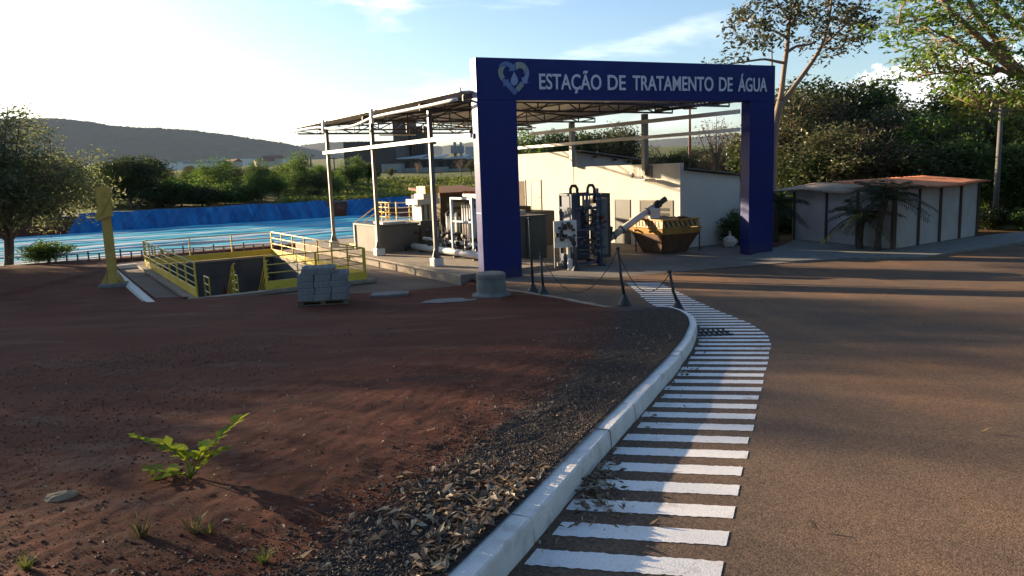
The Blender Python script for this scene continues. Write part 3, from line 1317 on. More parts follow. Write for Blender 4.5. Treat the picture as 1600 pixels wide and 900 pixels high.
# ------------------------------------------------------------------ open canopy
def build_canopy():
    root = thing('metal_canopy', 'open sided steel canopy with white beams and lattice trusses behind the blue portal', 'canopy', SO, SITE_A)
    ze, zr, am = 2.36, 2.78, 5.35            # underside of roof at eaves, ridge
    A0, A1 = -0.35, 11.0
    B0, B1 = -3.0, 13.6

    def zroof(a):
        return ze + (zr - ze) * (1 - abs(a - am) / (am - A0))
    # left row of posts
    for b in (0.1, 5.15, 10.4):
        p = MB()
        p.span(-0.07, 0.07, b - 0.05, b + 0.05, -2.80, 2.12)
        p.span(-0.14, 0.14, b - 0.12, b + 0.12, -2.82, -2.78)
        for s in (-1, 1):
            p.add([(s * .07, b, -2.78), (s * .14, b, -2.78), (s * .07, b, -2.5), (s * .07, b + .02, -2.78), (s * .14, b + .02, -2.78), (s * .07, b + .02, -2.5)],
                  [(0, 1, 2), (5, 4, 3), (0, 3, 4, 1), (1, 4, 5, 2), (2, 5, 3, 0)])
        p.build('post', 'galv', root)
        MB().span(-0.18, 0.18, b - 0.18, b + 0.18, -3.1, -2.82).build('pedestal', 'white_metal', root, bevel=0.02)
    # right row of posts, stood on the white building's wall
    for b, z0 in ((0.5, -0.35), (5.42, 0.12)):
        p = MB()
        p.span(9.75, 9.97, b - 0.09, b + 0.09, z0, 2.12)
        p.build('post', 'galv', root)
    MB().span(10.4, 10.55, -4.4, -4.25, -3.2, 2.12).build('post', 'galv', root)
    # trusses
    for b in (0.1, 5.15, 10.4, 13.5, -2.9):
        t = MB()
        zb = 2.14
        t.bar((A0, b, zb), (A1, b, zb), 0.05, 0.07)
        for s0, s1 in ((A0, am), (am, A1)):
            t.bar((s0, b, zroof(s0) - 0.06), (s1, b, zroof(s1) - 0.06), 0.05, 0.07)
        n = 12
        st = (A1 - A0) / n
        for i in range(n + 1):
            a = A0 + i * st
            t.bar((a, b + .002, zb), (a, b + .002, zroof(a) - 0.07), 0.04, 0.04)
            if i < n:
                a2 = a + st
                if i % 2:
                    t.bar((a, b - .002, zb), (a2, b - .002, zroof(a2) - .07), 0.045, 0.045)
                else:
                    t.bar((a2, b - .002, zb), (a, b - .002, zroof(a) - .07), 0.045, 0.045)
        t.build('truss', 'steel', root)
    # purlins
    for a in (0.7, 2.2, 3.7, 5.2, 7.0, 8.5, 10.2):
        MB().bar((a, B0, zroof(a) - 0.03), (a, B1, zroof(a) - 0.03), 0.06, 0.06).build('purlin', 'steel', root)
    # corrugated sheets, two slopes
    for s0, s1 in ((A0 - .1, am), (A1 + .1, am)):
        v, f = [], []
        nb = 166
        for i in range(nb + 1):
            b = B0 + (B1 - B0) * i / nb
            w = 0.018 if i % 2 else -0.018
            for a in (s0, s1):
                for h in (0.02, 0.034):
                    v.append((a, b, zroof(a) + h + 0.018 + w))
        for i in range(nb):
            k, m = i * 4, i * 4 + 4
            f += [(k, k + 2, m + 2, m), (k + 1, m + 1, m + 3, k + 3), (k, m, m + 1, k + 1), (k + 2, k + 3, m + 3, m + 2)]
        q = MB()
        q.add(v, f)
        q.build('roof_sheet', 'roofing', root)
    # eave flashing and sagging gutter pipe
    MB().span(A0 - 0.16, A0 - 0.11, B0, B1, ze + 0.03, ze + 0.15).build('eave_flashing', 'white_metal', root)
    pts = []
    for b, z in ((13.4, 2.22), (12, 2.26), (10.4, 2.22), (9.6, 2.20), (8.4, 2.05), (7.0, 1.97), (5.6, 1.98), (4.6, 2.05), (3.7, 2.16), (2.2, 2.17), (0.5, 2.16), (-1.2, 2.16), (-2.9, 2.18)):
        pts.append((A0 - 0.22, b, z))
    P2 = []
    for i in range(len(pts) - 1):
        for k in range(4):
            P2.append(Vector(pts[i]).lerp(Vector(pts[i + 1]), k / 4))
    P2.append(Vector(pts[-1]))
    MB().tube(smooth_line(P2, 3), 0.055, 8).build('gutter_pipe', 'pvc', root, smooth=True)
    for b in (9.0, 3.6):
        MB().span(A0 - 0.32, A0 - 0.2, b - .06, b + .06, 1.93, 2.46).build('gutter_hanger', 'white_metal', root)
    # white side beams
    MB().bar((-0.13, -2.9, 1.13), (-0.13, 10.62, 1.13), 0.08, 0.13).build('side_beam', 'white_metal', root)
    MB().bar((9.70, -4.55, 1.80), (9.70, 8.6, 1.80), 0.08, 0.15).build('side_beam', 'white_metal', root)
    MB().bar((9.70, -4.55, 1.18), (9.70, 10.6, 1.18), 0.08, 0.13).build('side_beam', 'white_metal', root)
    MB().bar((10.9, -4.4, 2.30), (10.9, 1.0, 2.30), 0.07, 0.12).build('side_beam', 'steel', root)
    MB().bar((0.05, 10.4, 1.98), (9.8, 10.4, 1.98), 0.05, 0.06).build('cross_beam', 'steel', root)
    for a, b in ((3.4, 4.9), (6.6, 4.9), (3.2, 9.9)):
        w = MB()
        w.bar((a - .9, b, 1.86), (a + .9, b, 1.86), 0.09, 0.05)
        w.bar((a - .6, b, 1.86), (a - .6, b, 2.14), 0.015)
        w.bar((a + .6, b, 1.86), (a + .6, b, 2.14), 0.015)
        w.build('tube_light', 'white_metal', root)
    return root


build_canopy()


def pendant(a, b, z, label):
    r = thing('pendant_lamp', label, 'lamp', site(a, b, z), 0, 'pendant lamps under the canopy')
    MB().lathe([(0.03, 0.3), (0.07, 0.28), (0.09, 0.16), (0.16, 0.1), (0.2, 0.0), (0.19, -0.02)], n=14).build('lamp_shade', 'steel', r, smooth=True)
    MB().tube([(0, 0, 0.3), (0, 0, 2.14 - z)], 0.012, 6).build('cord', 'black', r)


pendant(4.6, 9.2, 1.42, 'dark pendant lamp hanging under the far end of the canopy')
pendant(4.2, 4.6, 1.62, 'dark pendant lamp hanging under the canopy close to the blue portal')


# ------------------------------------------------------------------ white buildings beneath the canopy
def door(root, a0, a1, b0, b1, z0, z1, material, handle=True):
    """door leaf let into the wall that faces -a"""
    d = MB()
    d.span(a0 - 0.02, a0 + 0.02, b0, b1, z0, z1)
    o = d.build('door', material, root)
    fr = MB()
    for q in ((b0 - 0.06, b0), (b1, b1 + 0.06)):
        fr.span(a0 - 0.03, a0 + 0.03, q[0], q[1], z0, z1 + 0.06)
    fr.span(a0 - 0.03, a0 + 0.03, b0, b1, z1, z1 + 0.06)
    fr.build('frame', 'steel', o)
    if handle:
        MB().tube([(a0 - .03, b0 + .1, (z0 + z1) / 2), (a0 - .07, b0 + .1, (z0 + z1) / 2), (a0 - .07, b0 + .2, (z0 + z1) / 2)], 0.012, 6).build('handle', 'galv', o)
    return o


def build_buildings():
    r = thing('service_building', 'low cream plastered building with three dark doors behind the skip', 'building', SO, SITE_A)
    w = MB()
    w.span(10.05, 10.25, -1.3, 5.6, -3.3, 0.11)              # tall parapet wall that takes the sun
    w.prism([(10.25, -1.29), (13.45, -1.29), (13.45, 5.6), (10.25, 5.6)], -3.3, [-0.17, -0.5, -0.5, -0.17])
    w.build('wall', 'plaster', r, bevel=0.01)
    rf = MB()
    rf.prism([(10.26, -1.5), (13.75, -1.5), (13.75, 5.6), (10.26, 5.6)], [-0.13, -0.5, -0.5, -0.13], [-0.07, -0.43, -0.43, -0.07])
    rf.build('roof', 'steel', r)
    door(r, 10.05, 0, 1.72, 2.62, -3.28, -1.40, 'door_dark')
    door(r, 10.05, 0, -0.85, 1.0, -3.28, -1.40, 'tank_grey', False)
    door(r, 10.05, 0, 3.5, 4.4, -3.28, -1.36, 'door_dark')
    lv = MB()
    for k in range(2):
        lv.span(10.018, 10.028, -0.7 , 0.1, -1.78 - k * .2, -1.66 - k * .2)
    lv.build('louvre', 'dark', r)
    # conduits and junction box on the wall
    c = MB()
    c.tube([(10.0, 0.98, 0.0), (10.0, 0.98, -0.42), (10.0, 0.9, -0.5), (10.0, 0.6, -0.5)], 0.02, 6)
    c.build('conduit', 'galv', r)
    MB().span(9.96, 10.05, 0.25, 0.55, -0.42, 0.06).build('junction_box', 'concrete_grey', r)
    MB().lathe([(0.10, 0), (0.11, .02), (0.08, .03)], (0, 0, 0), 16).build('vent', 'galv', r)
    v = bpy.data.objects['vent']
    v.rotation_euler = (0, -math.pi / 2, 0)
    v.location = (10.05, 1.55, -0.32)

    r = thing('tall_white_building', 'taller white plastered building with tan doors beyond the low cream one', 'building', SO, SITE_A)
    w = MB()
    w.span(10.04, 10.24, 5.62, 11.6, -3.3, 0.86)
    w.span(10.24, 13.6, 5.63, 11.6, -3.3, 0.28)
    w.build('wall', 'plaster', r, bevel=0.01)
    w = MB()
    w.prism([(10.25, 5.62), (13.6, 5.62), (13.6, 5.74), (10.25, 5.74)], 0.0, [0.80, 0.36, 0.36, 0.80])
    w.build('gable', 'plaster_grey', r)
    rf = MB()
    rf.prism([(10.26, 5.3), (14.0, 5.3), (14.0, 11.7), (10.26, 11.7)], [0.84, 0.36, 0.36, 0.84], [0.89, 0.41, 0.41, 0.89])
    rf.build('roof', 'concrete_grey', r)
    for a in (11.2, 12.4, 13.3):
        MB().span(a, a + .1, 5.34, 5.6, 0.62 - (a - 10.3) * .13, 0.72 - (a - 10.3) * .13).build('rafter', 'steel', r)
    door(r, 10.04, 0, 8.35, 9.15, -2.1, -0.5, 'door_tan')
    door(r, 10.04, 0, 9.75, 10.6, -2.1, -0.5, 'brown_wall')


build_buildings()

r = thing('wall_lamp', 'white arm lamp sticking out of the cream wall beside a post', 'lamp', site(9.98, 0.45, -0.52), SITE_A)
MB().bar((0.06, 0.5, 0), (-0.1, -0.1, 0), 0.06, 0.05).build('arm', 'white_metal', r)
mb = MB()
mb.span(-0.62, -0.05, -0.5, 0.1, -0.02, 0.05)
mb.build('lamp_head', 'white_metal', r, bevel=0.02)

# ------------------------------------------------------------------ railings


def railing(root, pts, h, levels, spacing, post_mat, rail_mat, rr=0.022, kick=None, closed_ends=True):
    """posts (a child each) and rails (a child each) along a polyline of local points"""
    pts = [Vector(p) for p in pts]
    done = set()
    for p, q in zip(pts, pts[1:]):
        n = max(1, round((q - p).length / spacing))
        for i in range(n + 1):
            c = p.lerp(q, i / n)
            key = (round(c.x, 2), round(c.y, 2))
            if key in done:
                continue
            done.add(key)
            MB().bar(c, c + Vector((0, 0, h)), 0.05, 0.05).build('post', post_mat, root)
    for k in range(levels):
        z = h * (k + 1) / levels
        MB().tube([p + Vector((0, 0, z)) for p in pts], rr if k == levels - 1 else rr * 0.75, 6).build('rail', rail_mat, root, smooth=True)
    if kick:
        for p, q in zip(pts, pts[1:]):
            MB().bar(p + Vector((0, 0, kick / 2 + .01)), q + Vector((0, 0, kick / 2 + .01)), 0.03, kick).build('kick_plate', 'yellow', root)


a0, a1, b0, b1 = BASIN
# the sunken basin itself
r = thing('concrete_basin', 'sunken concrete basin with dark walls inside the yellow railings', 'basin', site(0, 0, 0), SITE_A)
M['basin_wall'] = mat('basin_wall', (0.10, 0.10, 0.095), (0.065, 0.066, 0.064), 1.2, 0.85)
mb = MB()
t = 0.2
mb.span(a0 - t, a0, b0 - t, b1 + t, -6.3, WALK_Z + 0.03)
mb.span(a1, a1 + t, b0 - t, b1 + t, -6.3, WALK_Z + 0.03)
mb.span(a0, a1, b0 - t, b0, -6.3, WALK_Z + 0.03)
mb.span(a0, a1, b1, b1 + t, -6.3, WALK_Z + 0.03)
mb.build('wall', 'basin_wall', r)
MB().span(a0 - .1, a1 + .1, b0 - .1, b1 + .1, -6.4, -6.0).build('floor', 'concrete_grey', r)
mb = MB()
for s in ((a0 - .26, a0 + .06, b0 - .26, b1 + .26), (a1 - .06, a1 + .26, b0 - .26, b1 + .26)):
    mb.span(*s, WALK_Z + 0.031, WALK_Z + 0.12)
for s in ((a0 + .06, a1 - .06, b0 - .26, b0 + .06), (a0 + .06, a1 - .06, b1 - .06, b1 + .26)):
    mb.span(*s, WALK_Z + 0.031, WALK_Z + 0.12)
mb.build('coping', 'concrete', r)

RG = 'yellow railings round the sunken basin'
r = thing('guard_railing', 'pale railing with yellow kick plate along the walkway side of the basin', 'railing', site(a0, b0, WALK_Z + .12), SITE_A, RG)
railing(r, [(0, 0, 0), (0, b1 - b0, 0)], 1.02, 5, 1.6, 'yellow', 'rail_pale', 0.025, 0.26)
r = thing('guard_railing', 'thin yellow railing across the far end of the basin in front of the lagoon', 'railing', site(a0, b1, WALK_Z + .12), SITE_A, RG)
railing(r, [(0.05, 0, 0), (a1 - a0, 0, 0)], 1.02, 4, 1.7, 'yellow', 'yellow', 0.02, 0.26)
r = thing('guard_railing', 'yellow railing on the canopy side of the basin behind the block stack', 'railing', site(a1, b0, WALK_Z + .12), SITE_A, RG)
railing(r, [(0, 0.0, 0), (0, b1 - b0 - .05, 0)], 1.02, 4, 1.6, 'yellow', 'yellow', 0.022, 0.26)
r = thing('guard_railing', 'short yellow railing at the near end of the basin left of the blocks', 'railing', site(a0 + 2.0, b0, WALK_Z + .12), SITE_A, RG)
railing(r, [(0, 0, 0), (3.15, 0, 0)], 1.02, 4, 1.6, 'yellow', 'yellow', 0.022, 0.26)
# stair going down into the basin with its own rails
r = thing('basin_stair', 'yellow steel stair with double handrails going down into the basin', 'stair', site(a0 + 1.2, b0 + 0.1, WALK_Z), SITE_A)
for i in range(9):
    MB().span(0.0, 0.9, 0.25 + i * 0.26, 0.5 + i * 0.26, -0.2 - i * 0.27, -0.16 - i * 0.27).build('tread', 'galv', r)
for x in (-0.04, 0.94):
    MB().bar((x, 0.2, -0.1), (x, 2.75, -2.6), 0.05, 0.2).build('stringer', 'yellow', r)
    hr_ = MB()
    for h in (1.0, 0.75, 0.5):
        hr_.tube([(x, 0.1, h), (x, 0.45, h - .1), (x, 2.6, h - 2.25)], 0.02, 6)
    hr_.build('handrail', 'yellow', r)
    for k in range(3):
        MB().bar((x, 0.3 + k, -0.25 - k), (x, 0.3 + k, 0.95 - k), 0.04).build('post', 'yellow', r)
for (aa, bb, n_) in ((1.0, 3.5, 0), (1.9, 3.4, 1)):
    r = thing('ladder_rail', ['yellow hooped rails standing in the basin beside the walkway railing', 'second hooped yellow rails in the middle of the basin'][n_], 'railing', site(a0 + aa, b0 + bb, WALK_Z - 0.7), SITE_A, 'hooped rails in the basin')
    for k in range(4):
        MB().tube([(0, 0, .95 - k * .26), (0.0, 0.8, .95 - k * .26)], 0.022, 6).build('rail', 'rail_pale', r)
    for yy in (0, .8):
        MB().bar((0, yy, -2.0), (0, yy, 0.97), 0.04).build('post', 'yellow', r)

# ------------------------------------------------------------------ yellow steel post on the left
p = onz(178, 446, -3.3)
r = thing('yellow_gantry_post', 'rusty yellow steel post with a triangular bracket at its top', 'post', (p.x, p.y, -3.32), math.radians(20))
mb = MB()
mb.span(-0.14, 0.14, -0.12, -0.105, 0, 3.05)
mb.span(-0.14, 0.14, 0.105, 0.12, 0, 3.05)
mb.span(-0.012, 0.012, -0.105, 0.105, 0, 3.05)
mb.build('column', 'yellow_post', r)
mb = MB()
mb.span(-0.42, 0.42, -0.4, 0.4, -0.1, 0.1)
mb.build('base_plate', 'concrete_grey', r, bevel=0.02)
for s in (-1, 1):
    mb = MB()
    mb.add([(s * .17, -.015, .1), (s * .38, -.015, .1), (s * .17, -.015, .5), (s * .17, .015, .1), (s * .38, .015, .1), (s * .17, .015, .5)],
           [(0, 1, 2), (5, 4, 3), (0, 3, 4, 1), (1, 4, 5, 2), (2, 5, 3, 0)])
    mb.build('gusset', 'yellow_post', r)
mb = MB()
mb.span(-0.20, 0.20, -0.155, -0.135, 2.36, 3.3)
mb.span(-0.20, 0.20, 0.135, 0.155, 2.36, 3.3)
mb.span(-0.20, 0.20, -0.134, 0.134, 2.34, 2.36)
mb.build('bracket', 'yellow_post', r)
mb = MB()
mb.bar((-0.26, -.2, 2.3), (0.2, -.2, 3.1), 0.05, 0.14)
mb.bar((-0.28, -.2, 2.25), (0.22, -.2, 2.42), 0.05, 0.1)
mb.build('brace', 'yellow_post', r)

# ------------------------------------------------------------------ equipment left, under the canopy
RS = random.Random(11)
SL = -3.1                                   # top of the canopy slab


def elbow(mb, p, q, r, n=8):
    """pipe that runs level then turns up"""
    p, q = Vector(p), Vector(q)
    mb.tube([p, Vector((q.x, q.y, p.z)), q], r, n)


def filter_skid():
    r = thing('membrane_filter_skid', 'white and pale blue membrane filter skid crowded with pipes and black valves', 'filter skid', site(1.75, 0, SL), SITE_A)
    L0, L1 = -0.6, 5.7
    MB().tube([(0, L0, .2), (0, L1, .2)], 0.13, 12).build('header_pipe', 'pvc', r, smooth=True)
    MB().tube([(0.35, L0, .5), (0.35, L1 - .3, .5)], 0.075, 10).build('header_pipe', 'pvc', r, smooth=True)
    MB().tube([(0.4, L0, 2.30), (0.4, 1.9, 2.30)], 0.06, 10).build('header_pipe', 'pvc', r, smooth=True)
    for b in (0.75, 2.35):                   # tall pale blue frame
        MB().bar((0.1, b, 0.1), (0.1, b, 2.2), 0.09).build('frame_post', 'pale_blue', r)
        MB().bar((0.95, b, 0.1), (0.95, b, 2.2), 0.09).build('frame_post', 'pale_blue', r)
    MB().bar((0.1, 0.7, 2.2), (0.1, 2.4, 2.2), 0.08).build('frame_beam', 'pale_blue', r)
    MB().bar((0.95, 0.7, 2.2), (0.95, 2.4, 2.2), 0.08).build('frame_beam', 'pale_blue', r)
    MB().bar((0.1, 0.75, 1.35), (0.1, 2.35, 1.35), 0.06).build('frame_beam', 'pale_blue', r)
    for i in range(5):
        b = 1.0 + i * 0.19
        o = MB().tube([(0.3, b, 0.72), (0.3, b, 1.86)], 0.085, 12).build('membrane_tube', 'membrane', r, smooth=True)
        MB().lathe([(0.095, 0), (0.095, .1), (.05, .14)], (0.3, b, 1.84), 12).build('cap', 'black', o)
        MB().lathe([(0.05, 0), (0.095, .04), (.095, .14)], (0.3, b, 0.6), 12).build('cap', 'black', o)
    for i in range(3):
        b = 2.75 + i * 0.38
        o = MB().tube([(0.55, b, 0.5), (0.55, b, 1.5)], 0.1, 12).build('filter_housing', 'pvc' if i else 'cream', r, smooth=True)
        MB().lathe([(0.12, 0), (0.12, .1), (.05, .16)], (0.55, b, 1.48), 12).build('cap', 'black', o)
    for i in range(44):                      # black valves along the foot
        b = RS.uniform(L0, 5.3)
        a = RS.uniform(-0.05, 0.6)
        z = RS.uniform(0.30, 0.85)
        v = MB()
        v.lathe([(0.05, -.09), (0.085, -.08), (0.085, -.05), (0.05, -.04), (0.06, 0), (0.05, .04), (0.085, .05), (0.085, .08), (0.05, .09)], (0, 0, 0), 10)
        v.tube([(0, 0.05, 0), (0, 0.14, 0.0)], 0.02, 6)
        v.tube([(0, 0.14, -.08), (0, 0.14, .08)], 0.018, 6)
        o = v.build('valve', 'black', r, smooth=False)
        o.location = (a, b, z)
        o.rotation_euler = (RS.choice((0, math.pi / 2)), RS.choice((0, math.pi / 2)), RS.uniform(0, 3))
    for i in range(30):
        b = RS.uniform(L0, 4.6)
        a = RS.uniform(0.15, 0.7)
        p = MB()
        z1 = RS.uniform(0.9, 2.2) if b < 2.6 else RS.uniform(.6, 1.2)
        elbow(p, (a - RS.uniform(.1, .3), b, RS.uniform(.2, .5)), (a, b + RS.uniform(-.2, .2), z1), RS.choice((0.025, 0.035, 0.045)))
        p.build('riser_pipe', RS.choice(('pvc', 'pvc', 'black', 'steel')), r, smooth=True)
    for i in range(5):
        b = 0.1 + i * 0.42
        v = MB()
        v.tube([(0.4, b, 2.25), (0.4, b, 2.42)], 0.05, 8)
        v.lathe([(0.02, 0), (0.11, .01), (0.12, .03), (0.02, .05)], (0.4, b, 2.42), 12)
        v.build('red_valve', 'red_valve', r)
    for b in (0.5, 2.0, 3.5, 5.0):
        MB().bar((-0.1, b, 0.02), (0.8, b, 0.02), 0.08, 0.06).build('skid_foot', 'steel', r)
    o = MB()
    elbow(o, (0, L1, .2), (-0.25, L1 + .25, -.02), 0.1)
    o.build('outlet_elbow', 'black', r, smooth=True)


filter_skid()

r = thing('grey_settling_tank', 'low grey settling tank beside the second canopy post', 'tank', site(0.3, 5.9, SL), SITE_A)
mb = MB()
mb.span(0, 1.8, 0, 2.6, 0, 1.08)
mb.build('shell', 'tank_grey', r, bevel=0.02)
mb = MB()
mb.span(-0.05, 1.85, -0.05, 2.65, 1.081, 1.15)
mb.build('rim', 'steel', r)
MB().span(0.4, 1.4, 0.4, 1.4, 1.15, 1.22).build('hatch', 'white_metal', r)
for b in (0.05, 2.5):
    MB().span(-0.06, -0.001, b, b + .1, 0, 1.08).build('stiffener', 'cream', r)
MB().tube([(-.02, -.12, 0.0), (-.02, -.12, 1.0)], 0.05, 8).build('pipe', 'pvc', r, smooth=True)

r = thing('platform', 'raised grey platform with yellow edge and white railing behind the settling tank', 'platform', site(2.35, 8.6, SL), SITE_A)
MB().span(0, 1.3, 0, 2.4, 0.78, 0.98).build('deck', 'yellow', r)
for a in (0.05, 1.13):
    for b in (0.05, 2.25):
        MB().span(a, a + .12, b, b + .12, 0, 0.779).build('leg', 'tank_grey', r)
MB().span(0.2, 1.1, 0.3, 2.2, 0.0, 0.77).build('housing', 'tank_grey', r)
for k in range(5):
    MB().tube([(0, 0.02, 1.02 + k * .22), (1.27, 0.02, 1.02 + k * .22)], 0.026, 6).build('rail', 'white_metal', r, smooth=True)
    MB().tube([(0, 0.02, 1.02 + k * .22), (0, 2.35, 1.02 + k * .22)], 0.022, 6).build('rail', 'yellow', r, smooth=True)
for a, b in ((0, 0.02), (0.64, 0.02), (1.27, 0.02), (0, 1.2), (0, 2.35)):
    MB().bar((a, b, .98), (a, b, 1.95), 0.045).build('post', 'yellow', r)

r = thing('platform_stair', 'yellow steel stair rising to the raised platform at the slab edge', 'stair', site(1.0, 9.6, SL), SITE_A)
for i in range(5):
    MB().span(0.1 + i * .26, 0.36 + i * .26, 0, .8, 0.12 + i * .17, 0.15 + i * .17).build('tread', 'galv', r)
for y in (-0.04, 0.84):
    MB().bar((0.0, y, 0.02), (1.5, y, 1.0), 0.04, 0.16).build('stringer', 'yellow', r)
    for h in (1.0, 0.72, 0.44):
        MB().tube([(0.0, y, h), (1.5, y, h + .95)], 0.022, 6).build('handrail', 'yellow', r)
    for x in (0.02, 1.4):
        MB().bar((x, y, 0.0 + x * .6), (x, y, 1.0 + x * .63), 0.04).build('post', 'yellow', r)
MB().span(-0.25, 0.1, -0.1, 0.9, 0, 0.1).build('kerb', 'yellow', r)

r = thing('dosing_unit', 'stepped cream dosing unit with a yellow lid behind the third post', 'cabinet', site(2.5, 6.5, SL), SITE_A)
MB().span(0, 0.9, 0, 1.1, 0.0, 1.15).build('base', 'tank_grey', r)
MB().span(0.12, 0.8, 0.1, 1.0, 1.151, 1.85).build('cabinet', 'cream', r, bevel=0.01)
MB().span(-0.12, 0.95, -0.05, 1.1, 1.85, 2.08).build('tray', 'white_metal', r)
MB().span(0.2, 0.9, 0.0, 0.9, 2.081, 2.3).build('hopper', 'cream', r)
MB().span(0.3, 0.95, 0.0, 0.85, 2.3, 2.62).build('lid', 'yellow', r)
for k in range(3):
    MB().bar((0.2 + k * .22, 0.05, 1.2), (0.2 + k * .22, .05, 1.84), 0.05).build('rib', 'steel', r)

r = thing('equipment_shelter', 'brown louvred equipment shelter with a rust red roof behind the filter skid', 'shelter', site(3.75, 7.0, SL), SITE_A)
MB().span(0, 2.6, 0, 3.0, 0, 2.2).build('wall', 'brown_wall', r)
mb = MB()
mb.prism([(-.08, -.15), (2.8, -.15), (2.8, 3.1), (-.08, 3.1)], [2.201, 2.201, 2.42, 2.42], [2.30, 2.30, 2.54, 2.54])
mb.build('roof', 'rust_roof', r)
for i in range(2):
    for k in range(3):
        MB().span(0.3 + i * 1.1, 1.2 + i * 1.1, -0.03, -0.002, 1.0 + k * .32, 1.2 + k * .32).build('louvre', 'door_tan', r)

# ------------------------------------------------------------------ tanks and the dark blue dewatering machine in the opening
r = thing('green_tank', 'large dark green rectangular tank beside the left leg of the portal', 'tank', site(3.45, 0.25, AP_Z), SITE_A)
MB().span(0, 1.25, 0, 3.2, 0, 1.55).build('shell', 'tank_green', r, bevel=0.015)
mb = MB()
mb.span(-0.04, 1.29, -0.04, 3.24, 1.551, 1.62)
mb.build('rim', 'steel', r)
MB().span(0.5, 1.0, 1.0, 1.7, 1.62, 1.78).build('hatch', 'cream', r)
MB().tube([(0.35, -.05, .0), (0.35, -.05, 1.5)], 0.035, 8).build('pipe', 'black', r)
MB().span(-.06, 0.35, -0.1, -0.05, 0, 0.12).build('foot', 'steel', r)

r = thing('raised_tank', 'second dark tank behind the green one, topped by brown covers and a thin railing', 'tank', site(4.9, 4.2, AP_Z), SITE_A)
MB().span(0, 3.0, 0, 2.05, 0, 1.5).build('shell', 'tank_grey', r, bevel=0.015)
MB().span(0.4, 1.9, 0.2, 1.2, 1.501, 1.75).build('cover', 'brown_wall', r)
for k in range(3):
    MB().tube([(-.4, 2.9, 1.75 + k * .3), (1.2, 2.9, 1.75 + k * .3)], 0.015, 6).build('rail', 'steel', r)
for a in (-.4, .4, 1.2):
    MB().bar((a, 2.9, 1.5), (a, 2.9, 2.36), 0.03).build('post', 'steel', r)
for a in (0, .25):
    MB().tube([(1.2 + a, 2.9, 2.3 - a), (2.3 + a, 2.9, 1.5 - a)], 0.015, 6).build('handrail', 'steel', r)


